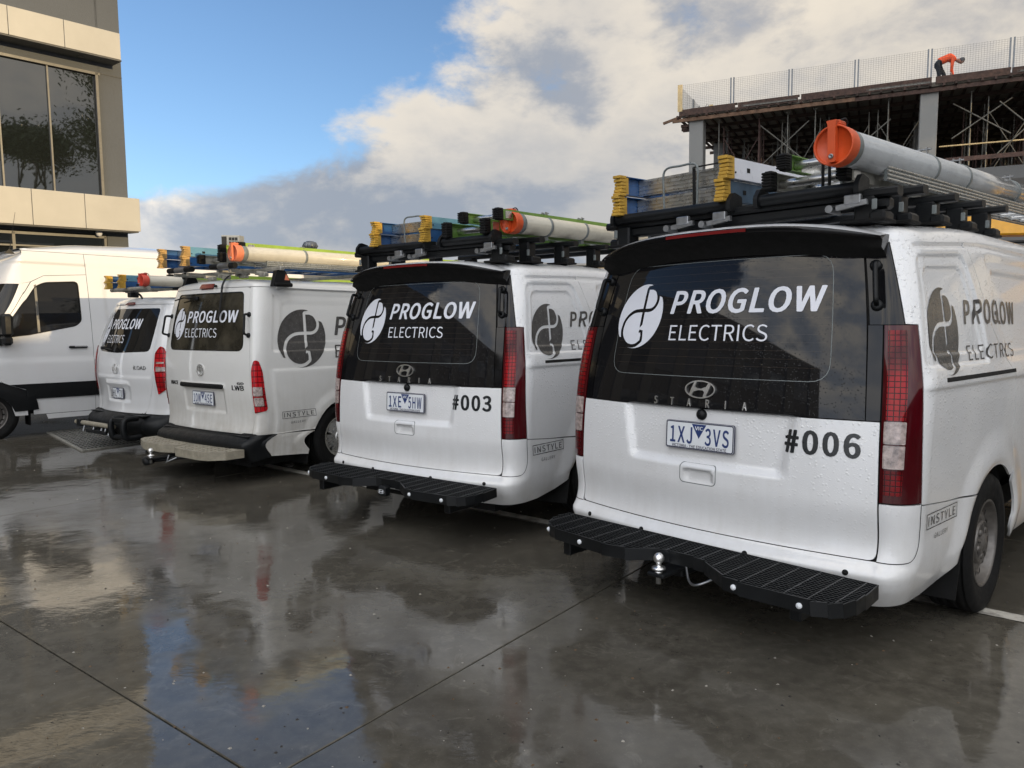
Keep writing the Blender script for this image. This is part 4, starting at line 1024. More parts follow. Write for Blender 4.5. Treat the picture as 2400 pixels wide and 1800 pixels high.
G0 = Vector((-.80, 2.26, 0)); GA = math.radians(37.0); g1 = Vector((math.sin(GA), math.cos(GA), 0)); g2 = Vector((math.cos(GA), -math.sin(GA), 0))
def gpt(u, v, z=0): return G0+g1*u+g2*v+Vector((0, 0, z))
gr = sheet('ground', [(-600, -600, -.012), (600, -600, -.012), (600, 600, -.012), (-600, 600, -.012)], 'wet_concrete', kind='structure')
SU, SV, GAP = 4.6, 4.6, .0035
slab = MB(); slab.box((SU/2, SV/2, -.006), (SU-2*GAP, SV-2*GAP, .012), None, .003)
sm = None
for i in range(-2, 6):
    for j in range(-5, 4):
        if sm is None: o = slab.build('concrete_slab', 'wet_concrete', gr); sm = o.data
        else: o = link('concrete_slab', sm, gr)
        # local x -> g1, local y -> g2
        o.matrix_world = Matrix.Translation(gpt(i*SU, j*SV)) @ Matrix(((g1.x, g2.x, 0), (g1.y, g2.y, 0), (0, 0, 1))).to_4x4()
m, t, b = new_mat('line_paint'); tcn = t.nodes.new('ShaderNodeTexCoord'); nn_ = noise(t, tcn.outputs['Object'], 12, 8, 0.7)
L(t, mixc(t, ramp(t, nn_, [(0.42, 0.0), (0.62, 0.8)]), (0.60, 0.58, 0.52), (0.16, 0.15, 0.14)), b.inputs['Base Color']); b.inputs['Roughness'].default_value = 0.3
LP = [Vector((2.52, 3.54, 0)), Vector((-3.9, 8.9, 0))]
# ------------------------------------------------------------------ older white van with fold-up window and beige step
def side_arcs(A, WY, WZ, WR, a0, a1, n=14): return [(A(WY)+WR*math.cos(t), WZ+WR*math.sin(t)) for t in np.linspace(math.radians(a0), math.radians(a1), n)]
def make_hiace(loc, yaw):
    root = thing('work_van', 'white van with beige step board, black bumper and 1OW 4SE plate, third from the right', 'van', loc, -yaw, 'white vans of the electrical firm parked in a row')
    B = Body(A1=.74, LC=.20, YS=3.9, L4=1.0,
        hwr=interp([(.2, .70), (.45, .735), (1.1, .74), (1.5, .71), (1.85, .65)]), hw=interp([(.2, .82), (.45, .845), (1.0, .850), (1.3, .838), (1.6, .80), (1.86, .745)]),
        yr=interp([(.18, .02), (.25, -.035), (.42, -.035), (.44, .02), (.47, .03), (.9, .022), (1.15, .022), (1.5, .06), (1.8, .115), (1.9, .14)]),
        bow=lin([(.2, .05), (1.9, .06)]), cy=lin([(.2, .13), (1.9, .13)]), taper=lin([(.2, .03), (1.9, .03)]), yt=1.8,
        yf=interp([(.2, 4.65), (.9, 4.68), (1.1, 4.55), (1.5, 4.1), (1.85, 3.95)]), ztop=1.845, rise=lambda y: np.interp(y, [0, .3, 1.5, 3.9], [.06, .09, .12, .09]), nroof=2.6)
    A = B.a_of_y; WY, WZ, WR = 1.06, .345, .375; WF = WY+2.57; g = .0028
    def d1(a, z):
        u = np.abs(a); y = u-B.A2+B.ycr; on = sst(u, B.A2+.02, B.A2+.08)
        r = -.014*(1-sst(u, .33, .36))*sst(z, .625, .655)*(1-sst(z, .85, .875))                      # plate recess
        r = r+.012*(1-sst(u, .36, .40))*sst(z, .868, .885)*(1-sst(z, .90, .925))
        r = r+on*(.012*(1-sst(z, 1.035, 1.062)))+on*0
        def ring(y0, y1, z0, z1, w, dep, rr=.05):
            q1 = np.abs(y-(y0+y1)/2)-(y1-y0)/2+rr; q2 = np.abs(z-(z0+z1)/2)-(z1-z0)/2+rr
            d = np.hypot(np.maximum(q1, 0), np.maximum(q2, 0))+np.minimum(np.maximum(q1, q2), 0)-rr
            return -dep*(1-sst(d, -w, 0))
        r = r+on*ring(.24, 1.30, 1.225, 1.785, .018, .009)+on*ring(.34, 1.22, 1.30, 1.72, .03, .006, .07)+on*ring(1.42, 2.6, 1.225, 1.785, .018, .009)
        d = np.hypot(y-WY, z-WZ); r = r+on*.018*sst(d, WR+.13, WR+.03)
        r = r+on*.010*(1-sst(z, .445, .455))
        return r
    B.disp = [d1]; wp = 'van_white_dirty'
    win = roundpoly([(-.655, 1.235), (.655, 1.235), (.635, 1.80), (-.635, 1.80)], [.09, .09, .05, .05])
    tg = patch(B, 'tailgate', [roundpoly([(-.735, .455), (.735, .455), (.735, 1.30), (.715, 1.84), (-.715, 1.84), (-.735, 1.30)], [.03, .03, 0, .03, .03, 0]), win], wp, root, .025)
    wi = roundpoly([(-.652, 1.238), (.652, 1.238), (.632, 1.797), (-.632, 1.797)], [.088, .088, .048, .048])
    gl = patch(B, 'rear_window', [wi], 'glass_hazy', root, .04, -.004, skirt=.004)
    patch(B, 'window_seal', [win, roundpoly([(-.647, 1.243), (.647, 1.243), (.627, 1.792), (-.627, 1.792)], [.085, .085, .045, .045])], 'black_plastic', root, .05, .001, skirt=.004)
    for s in (1, -1):
        m_ = s < 0
        lampp = roundpoly([(.758, .655), (.905, .68), (.90, .86), (.885, 1.05), (.85, 1.15), (.795, 1.155), (.758, 1.06)], [.02, .03, 0, .03, .05, .05, .04])
        lo = patch(B, 'tail_light', [lampp], 'lamp_red', root, .02, .006, mirror=m_, uvs=True, skirt=.02)
        patch(B, 'reverse_lens', [rrect(.772, .725, .872, .805, .01)], 'lamp_clear', lo, .02, .010, mirror=m_, skirt=.006)
        patch(B, 'indicator_lens', [rrect(.770, .820, .870, .905, .01)], 'lamp_clear', lo, .02, .010, mirror=m_, skirt=.006)
        corner = [(.735+g, .455), (.94, .455), (.94, .66), (.915, .675)]
        q = [(.735+g, .452), (A(.26), .452)]+side_arcs(A, WY, WZ, WR, 163, 20)[0:]+[(A(1.75)-g, .45), (A(1.75)-g, 1.84), (.715+g, 1.84), (.735+g, 1.30), (.74, 1.15), (.752, 1.06), (.752, .66)]
        # hole for the lamp is simply covered: the lamp stands proud
        q = [(.735+g, .452), (A(.26), .452)]+side_arcs(A, WY, WZ, WR, 163, 17)+[(A(1.75)-g, .46), (A(1.75)-g, 1.84), (.715+g, 1.84), (.735+g, 1.30)]
        patch(B, 'quarter_panel', [q], wp, root, .022, mirror=m_)
        patch(B, 'lower_side', [[(A(.28), .245), (A(.66), .215)]+side_arcs(A, WY, WZ, WR, 193, 165, 4)+[(A(.28), .447)]], wp, root, .03, mirror=m_)
        patch(B, 'sliding_door', [[(A(1.75)+g, .25), (A(2.9)-g, .25), (A(2.9)-g, 1.84), (A(1.75)+g, 1.84)]], wp, root, .05, mirror=m_)
        patch(B, 'front_door', [[(A(2.9)+g, .25), (A(3.2), .25)]+side_arcs(A, WF, WZ, WR, 170, 20)+[(B.U4, .25), (B.U4, 1.1), (A(2.9)+g, 1.1)]], 'van_white_plain', root, .08, mirror=m_)
        patch(B, 'door_window', [[(A(2.9)+g, 1.11), (B.U4, 1.11), (B.U4, 1.84), (A(2.9)+g, 1.84)]], 'glass_dark', root, .08, mirror=m_)
        for wy in (WY, WF): wheel(root, s*.745, wy, .335, .20, 'alloy', s)
        m = MB(); K = 16; vs = []
        for k in range(K+1):
            t = PI*k/K
            for xx in (.80, .5): vs.append((s*xx, WY+(WR+.01)*math.cos(t), max(.22, WZ+(WR+.01)*math.sin(t))))
        m.add(vs, [(2*k, 2*k+1, 2*k+3, 2*k+2) for k in range(K)]); m.build('wheel_housing', 'liner_black', root)
        m = MB(); m.prism([(.58, .10), (.82, .11), (.83, .40), (.58, .40)], lambda u, v, w: Vector((s*u, WY-WR-.02-(.40-v)*.12+w, v)), 0, .008); m.build('mud_flap', 'rubber', root)
        hd = side_arcs(A, WY, WZ, WR+.01, 176, 4, 12)
        patch(B, 'inner_liner', [[(.60, .40), (A(.6), .40)]+hd+[(A(1.6), .40), (A(4.3), .40), (A(4.3), 1.84), (.60, 1.84)]], 'liner_black', root, .08, -.02, mirror=m_, skirt=0)
    patch(B, 'bumper', [[(-A(.275), .235), (-.8, .20), (.8, .20), (A(.275), .235), (A(.275), .447), (-A(.275), .447)]], 'black_plastic', root, .03, .004, skirt=.03)
    m = MB(); m.box((0, .12, .436), (1.5, .20, .012)); m.build('bumper_top', 'black_plastic', root)
    m = MB(); m.box((0, 2.3, .30), (1.3, 4.0, .14)); m.box((0, 2.3, .9), (1.1, 3.2, 1.2)); m.box((.35, .4, .22), (.5, .5, .2)); m.build('underbody', 'liner_black', root)
    roof_mesh(B, 'roof', wp, root)
    m = MB()
    pts = [tuple(B.P(np.array([A(y)]), np.array([1.838]), .012)[0]) for y in np.linspace(.28, 3.7, 14)]
    m.tube(pts, .010, 6); m.build('roof_gutter', wp, root)
    # fittings on the tailgate
    patch(B, 'garnish_handle', [roundpoly([(-.365, .872), (.365, .872), (.365, .918), (-.365, .918)], .012)], 'black_plastic', tg, .03, .018, skirt=.03)
    patch(B, 'brake_light', [roundpoly([(-.115, 1.855-.02), (.115, 1.835), (.11, 1.843), (-.11, 1.843)], .004)], 'brake_red', tg, .03, .006)
    zr = 1.885; m = MB(); m.prism(roundpoly([(-.115, -.022), (.115, -.022), (.105, .022), (-.105, .022)], .014), lambda u, v, w: Vector((u, .115+v*.5+w, 1.868+v)), 0, .05, 'brake_red'); m.lathe([(.014, 0), (.014, .02), (.001, .022)], (.155, .125, 1.862), (0, -1, .2), 10, 'black_plastic'); m.build('brake_light', None, root)
    cz_ = 1.045; ell = lambda rx, rz, n=28, dz=0: [(rx*math.cos(2*PI*k/n), cz_+dz+rz*math.sin(2*PI*k/n)) for k in range(n)]
    V = []; F = []
    for (rx, rz, t, dz) in ((.060, .058, .008, 0), (.030, .034, .006, .012), (.052, .016, .006, .014)):
        o = len(V); V += ell(rx, rz, 28, dz)+ell(rx-t, rz-t, 28, dz); F += [(o+k, o+(k+1) % 28, o+28+(k+1) % 28, o+28+k) for k in range(28)]
    o = len(V); V += [(-.008, cz_-.05), (.008, cz_-.05), (.008, cz_+.02), (-.008, cz_+.02)]; F.append((o, o+1, o+2, o+3))
    decal(B, 'badge', V, F, 'chrome', tg, .010, thick=.008)
    for t, x0, x1, z, h in (('HIACE', -.62, -.46, .885, .036), ('GD', .555, .645, .922, .022), ('LWB', .48, .645, .868, .044)):
        V, F = text2d(t, h, .03); V = fit(V, x0, x1); decal(B, 'model_lettering', [(x, y+z) for x, y in V], F, 'rubber', tg, .004, thick=.003)
    p, n = B.frame(0, .765); R = (Vector((1, 0, 0)), Vector((0, -1, 0)), Vector((0, 0, 1))); number_plate(tg, p+Vector((0, -.006, 0)), R, '1OW4SE')
    lettering_rear(B, gl, (-.470, 1.500, .118, .158), (-.31, .575, 1.512, .108), (-.325, .255, 1.365, .088), 0, off=.004)
    side_decals(B, root, 1, .60, 1.352, .285, 1.0, 2.4, 1.385, .18, 1.0, 2.3, 1.15, .13, (.315, .70, .585, .655))
    grab_handle(B, root, .72, 1.385, 1.58, .06, sidew=1); grab_handle(B, root, -.72, 1.385, 1.58, .07)
    m = MB(); p, n = B.frame(-.15, 1.745); m.tube([p+n*.02, p+n*.035+Vector((-.22, 0, .01)), p+n*.03+Vector((-.42, .02, -.01))], .007, 6); m.box(p+n*.03, (.09, .03, .04), None, .008); m.build('rear_wiper', 'black_plastic', root)
    m = MB(); q = [(.335, .35, 1.99), (.325, .18, 1.965), (.315, .105, 1.88), (.31, .085, 1.75), (.30, .065, 1.60), (.295, .045, 1.55)]
    ps = catmull(q, 5); m.add([(x+d*.014, y-.012, z) for x, y, z in ps for d in (-1, 1)]+[(x+d*.014, y-.006, z) for x, y, z in ps for d in (-1, 1)], [(2*i, 2*i+1, 2*i+3, 2*i+2) for i in range(len(ps)-1)]+[(2*len(ps)+2*i, 2*len(ps)+2*i+1, 2*len(ps)+2*i+3, 2*len(ps)+2*i+2) for i in range(len(ps)-1)])
    o = m.build('hanging_strap', 'strap_black', root)
    # step board
    ST = link('step_board', None, root); zt = .335
    def fr(u, v, w): return Vector((u, v, w))
    L1 = [(-.78, -.04), (-.78, -.17), (-.72, -.24), (-.48, -.33), (-.18, -.33), (-.02, -.27), (.02, -.17), (.02, -.04)]
    L2 = [(.03, -.04), (.03, -.17), (.10, -.33), (.16, -.36), (.55, -.36), (.66, -.33), (.76, -.22), (.78, -.04)]
    for lp in (L1, L2):
        holes = []; P = np.array(lp)
        for i in range(26):
            for j in range(5):
                x = -.76+.062*i+(.031 if j % 2 else 0); y = -.075-.057*j
                hh = [(x-.018, y-.008), (x+.018, y-.008), (x+.018, y+.008), (x-.018, y+.008)]
                big = [(x-.03, y-.022), (x+.03, y-.022), (x+.03, y+.022), (x-.03, y+.022)]
                if all(inside([lp], np.array([q[0] for q in big]), np.array([q[1] for q in big]))): holes.append(hh)
        V, F = cdt_fill([lp]+holes, .2); m = MB(); m.add([(x, y, zt) for x, y in V], F.tolist())
        for h in holes: m.add([(q[0], q[1], zt) for q in h]+[(q[0], q[1], zt-.02) for q in h], [(k, (k+1) % 4, 4+(k+1) % 4, 4+k) for k in range(4)])
        K = len(lp); m.add([(x, y, zt) for x, y in lp]+[(x, y, zt-.075) for x, y in lp], [(k, (k+1) % K, K+(k+1) % K, K+k) for k in range(K)])
        m.build('step_tread', 'step_beige', ST, fix=False)
        V, F = cdt_fill([[(x*.995, y*.99) for x, y in lp]], .5); m = MB(); m.add([(x, y, zt-.03) for x, y in V], F.tolist()); m.build('step_underside', 'liner_black', ST, fix=False)
    m = MB(); m.box((0, .0, .25), (.3, .3, .10), 'black_plastic', .01); m.bar((-.3, -.05, .22), (.4, -.05, .22), .06, .05, 'black_plastic'); m.build('step_bracket', None, ST)
    tb = tow_ball(root, -.10, -.46, .30)
    m = MB(); m.lathe([(.001, 0), (.05, 0), (.055, .02), (.05, .07), (.001, .075)], (-.17, -.44, .165), (0, -.3, 1), 14); m.tube([(-.17, -.40, .19), (.0, -.2, .21), (.25, -.1, .22)], .02, 8); m.build('trailer_socket', 'black_plastic', root)
    # roof rack: bars on tall gutter feet
    for i, y in enumerate((.40, 1.55, 2.7)):
        m = MB(); zb = 2.015; m.box((0, y, zb), (1.66, .05, .035), None, .006); m.build('roof_bar', 'dirty_alu', root)
        for s in (1, -1):
            m = MB(); m.prism(roundpoly([(-.10, 1.845), (.12, 1.845), (.05, 2.0), (-.045, 2.0)], .012), lambda u, v, w: Vector((s*(.775+(2.0-v)*.10+w), y+u, v)), -.025, .03); f = m.build('rack_foot', 'black_plastic', root)
            m = MB(); m.box((s*.805, y+.012, 1.865), (.07, .20, .035), None, .01); m.build('foot_clamp', 'rubber', f)
            m = MB(); sx_ = s*(.775+.065+.031); m.add([(sx_, y-.012, 1.905), (sx_-s*.001, y+.045, 1.905), (sx_-s*.012, y+.015, 1.965)], [(0, 1, 2)]); m.build('foot_badge', 'faded_cap', f, fix=False)
    for x0, x1 in ((-.66, -.22), (.12, .52)):
        m = MB(); m.tube([(x0, .10, 2.045), (x1, .10, 2.045)], .028, 14, 'black_plastic'); m.tube([(x0+.14, .10, 2.045), (x0+.32, .10, 2.045)], .030, 14, 'galv'); m.bar((x0+.1, .1, 2.0), (x0+.1, .45, 2.0), .03, .03, 'dirty_alu'); m.bar((x1-.1, .1, 2.0), (x1-.1, .45, 2.0), .03, .03, 'dirty_alu'); m.build('rack_roller', None, root)
    for x in (-.25, .0, .3, .62): m = MB(); m.tube([(x, .25, 1.975), (x, .37, 1.975)], .02, 10); m.box((x+.05, .30, 1.96), (.10, .05, .035), None, .005); m.build('rack_clamp', 'dirty_alu', root)
    return root, B
vanH, BH = make_hiace((-3.0764, 7.2443, 0), R_(36.6))
# ------------------------------------------------------------------ rounder white van with big red lamps
def make_iload(loc, yaw):
    root = thing('work_van', 'white van with angular all-red tail lamps and black bumper, fourth from the right', 'van', loc, -yaw, 'white vans of the electrical firm parked in a row')
    B = Body(A1=.66, LC=.36, YS=4.0, L4=1.4,
        hwr=interp([(.15, .62), (.43, .64), (.7, .67), (1.0, .685), (1.2, .67), (1.5, .62), (1.76, .55)]), hw=interp([(.15, .90), (.43, .945), (.8, .96), (1.1, .955), (1.3, .925), (1.55, .87), (1.76, .80)]),
        yr=interp([(.14, .06), (.2, -.05), (.41, -.06), (.435, -.01), (.46, .0), (.62, .015), (.9, -.01), (1.15, .01), (1.4, .08), (1.72, .20), (1.8, .24)]),
        bow=lin([(.2, .10), (1.8, .10)]), cy=lin([(.2, .25), (1.8, .25)]), taper=lin([(.2, .03), (1.8, .03)]), yt=1.6,
        yf=interp([(.2, 5.05), (.8, 5.10), (1.0, 4.9), (1.4, 4.3), (1.76, 3.9)]), ztop=1.75, rise=lambda y: np.interp(y, [0, .3, 1.5, 3.9], [.05, .09, .14, .09]), nroof=2.4)
    A = B.a_of_y; WY, WZ, WR = 1.10, .34, .38; WF = WY+3.2; g = .0028; wp = 'van_white_plain'
    def d1(a, z):
        u = np.abs(a)
        r = -.016*(1-sst(u, .24, .28))*sst(z, .575, .61)*(1-sst(z, .77, .79))
        r = r+.016*(1-sst(u, .25, .28))*sst(z, .775, .79)*(1-sst(z, .815, .84))+.008*(1-sst(z, .88, .905))*(1-sst(u, .60, .66))
        return r
    B.disp = [d1]
    win = roundpoly([(-.60, 1.185), (0, 1.165), (.60, 1.185), (.655, 1.70), (-.655, 1.70)], [.06, 0, .06, .05, .05])
    winI = [(x*.994, 1.44+(z-1.44)*.99) for x, z in win]
    tg = patch(B, 'tailgate', [roundpoly([(-.55, .45), (.55, .45), (.645, .80), (.66, 1.15), (.70, 1.745), (-.70, 1.745), (-.66, 1.15), (-.645, .80)], [.05, .05, 0, 0, 0, 0, 0, 0]), win], wp, root, .03)
    gl = patch(B, 'rear_window', [winI], 'glass_dark', root, .05, -.002, skirt=.004)
    for s in (1, -1):
        m_ = s < 0
        lo = patch(B, 'tail_light', [roundpoly([(.715, .685), (.83, .76), (.90, .86), (.915, .98), (.86, 1.10), (.79, 1.235), (.745, 1.25), (.69, 1.17), (.685, 1.0)], [.01, .04, .04, .03, .03, .02, .02, .02, .02])], 'lamp_red', root, .02, .008, mirror=m_, uvs=True, skirt=.02)
        patch(B, 'reverse_lens', [[(.71, .955), (.885, .965), (.895, 1.00), (.71, 1.015)]], 'lamp_clear', lo, .02, .012, mirror=m_, skirt=.006)
        patch(B, 'lamp_strip', [[(.715, 1.045), (.80, 1.050), (.80, 1.068), (.715, 1.068)]], 'lamp_clear', lo, .02, .012, mirror=m_, skirt=.006)
        q = [(.55+g, .45), (A(.5), .45)]+side_arcs(A, WY, WZ, WR, 160, 20)+[(A(1.8), .40), (A(3.0), .40), (A(3.0), 1.745), (.70+g, 1.745), (.66+g, 1.15), (.645+g, .80)]
        patch(B, 'quarter_panel', [q], wp, root, .035, mirror=m_)
        patch(B, 'front_body', [[(A(3.0), .30), (A(WF-WR-.02), .30)]+side_arcs(A, WF, WZ, WR, 178, 2)+[(B.U4, .3), (B.U4, 1.05), (A(3.0), 1.05)]], wp, root, .1, mirror=m_)
        patch(B, 'cab_window', [[(A(3.0), 1.06), (B.U4, 1.06), (B.U4, 1.745), (A(3.0), 1.745)]], 'glass_dark', root, .1, mirror=m_)
        patch(B, 'inner_liner', [[(.5, .40), (A(.6), .40)]+side_arcs(A, WY, WZ, WR+.01, 171, 9, 12)+[(A(4.0), .40), (A(4.0), 1.74), (.5, 1.74)]], 'liner_black', root, .1, -.02, mirror=m_, skirt=0)
        for wy in (WY, WF): wheel(root, s*.85, wy, .335, .205, 'steel', s)
    patch(B, 'bumper', [[(-A(.68), .20), (-.7, .165), (.7, .165), (A(.68), .20), (A(.66), .440), (-A(.66), .440)]], 'black_plastic', root, .03, .012, skirt=.04)
    m = MB(); m.box((0, .08, .432), (1.3, .22, .012)); m.build('bumper_top', 'black_plastic', root)
    m = MB(); m.box((0, 2.5, .30), (1.4, 4.2, .16)); m.box((0, 2.3, .9), (1.1, 3.2, 1.2)); m.build('underbody', 'liner_black', root)
    roof_mesh(B, 'roof', wp, root)
    m = MB(); m.prism(roundpoly([(-.10, -.02), (.10, -.02), (.08, .02), (-.08, .02)], .012), lambda u, v, w: Vector((u, .20+v*.9+w, 1.765+v*.8)), 0, .05); m.build('brake_light', 'brake_red', root)
    p, n = B.frame(0, .675); number_plate(tg, p+Vector((0, -.006, 0)), (Vector((1, 0, 0)), Vector((0, -1, 0)), Vector((0, 0, 1))), '1HL7UF', .26, .134, old=True)
    c0 = .975; V = []; F = []
    for (rx, rz, t, dz) in ((.062, .060, .007, 0),):
        V += [(rx*math.cos(2*PI*k/28), c0+rz*math.sin(2*PI*k/28)) for k in range(28)]+[((rx-t)*math.cos(2*PI*k/28), c0+(rz-t)*math.sin(2*PI*k/28)) for k in range(28)]; F += [(k, (k+1) % 28, 28+(k+1) % 28, 28+k) for k in range(28)]
    H = [(-.040, -.036), (-.020, -.010), (.016, -.010), (.022, -.046), (.034, -.040), (.042, .034), (.022, .012), (-.014, .012), (-.022, .048), (-.034, .040)]
    o = len(V); V += [(x, c0+y) for x, y in H]; F += [[o+i for i in t] for t in geometry.tessellate_polygon([[Vector((x, y, 0)) for x, y in H]])]
    decal(B, 'badge', V, F, 'chrome', tg, .012, thick=.008)
    V, F = text2d('iLOAD', .042, .02); V = fit(V, .36, .56); decal(B, 'model_lettering', [(x, y+.975) for x, y in V], F, 'galv', tg, .006, thick=.004)
    lettering_rear(B, gl, (-.500, 1.435, .100, .175), (-.345, .40, 1.455, .115), (-.36, .10, 1.285, .095), 0, off=.004)
    side_decals(B, root, 1, 1.0, 1.352, .25, 1.4, 2.4, 1.385, .16, 1.4, 2.3, 1.15, .12, (.45, .80, .615, .685))
    m = MB(); p, n = B.frame(-.40, 1.215); m.tube([p+n*.025, p+n*.03+Vector((.28, -.01, -.02))], .008, 6); m.box(p+n*.02, (.06, .04, .04), None, .008); m.build('rear_wiper', 'black_plastic', root)
    m = MB(); m.tube([(-.62, -.22, .31), (.34, -.22, .31)], .028, 10); m.build('tow_bar_beam', 'step_beige', root)
    m = MB()
    for x in (-.50,): m.box((x, -.22, .31), (.10, .07, .09), 'black_plastic', .008)
    m.box((-.1, -.12, .22), (.5, .24, .04), 'black_plastic', .008)
    for x in (-.45, -.2, .0, .1, .2): m.tube([(x, -.2, .27), (x, -.22, .20)], .014, 8, 'galv')
    m.tube(catmull([(.38, -.14, .20), (.40, -.26, .21), (.40, -.27, .40), (.42, -.14, .42)], 6), .035, 10, 'black_plastic'); m.tube(catmull([(.62, -.05, .20), (.62, -.22, .21), (.62, -.23, .40), (.62, -.08, .42)], 6), .035, 10, 'black_plastic')
    m.bar((.38, -.25, .405), (.64, -.22, .405), .07, .05, 'black_plastic', ch=.01); m.bar((.38, -.25, .21), (.64, -.22, .21), .06, .04, 'black_plastic', ch=.01)
    m.build('tow_bar_frame', None, root)
    for i, y in enumerate((.55, 1.6, 2.6)):
        m = MB(); m.box((0, y, 1.945), (1.56, .06, .035), None, .008); m.build('roof_bar', 'black_plastic', root)
        for s in (1, -1): m = MB(); m.box((s*.62, y, 1.90), (.08, .12, .07), None, .01); m.build('rack_foot', 'black_plastic', root)
    m = MB(); m.tube([(-.28, .12, 1.93), (.62, .12, 1.93)], .024, 10, 'dirty_alu'); m.box((.1, .14, 1.93), (.2, .06, .06), 'black_plastic', .008); m.bar((-.1, .12, 1.92), (-.1, .6, 1.94), .03, .03, 'dirty_alu'); m.bar((.4, .12, 1.92), (.4, .6, 1.94), .03, .03, 'dirty_alu'); m.tube(catmull([(.3, .10, 1.90), (.36, .14, 1.86), (.30, .20, 1.82)], 4), .012, 6, 'black_plastic'); m.build('rack_roller', None, root)
    return root, B
vanI, BI = make_iload((-4.80, 8.95, 0), R_(36.6))
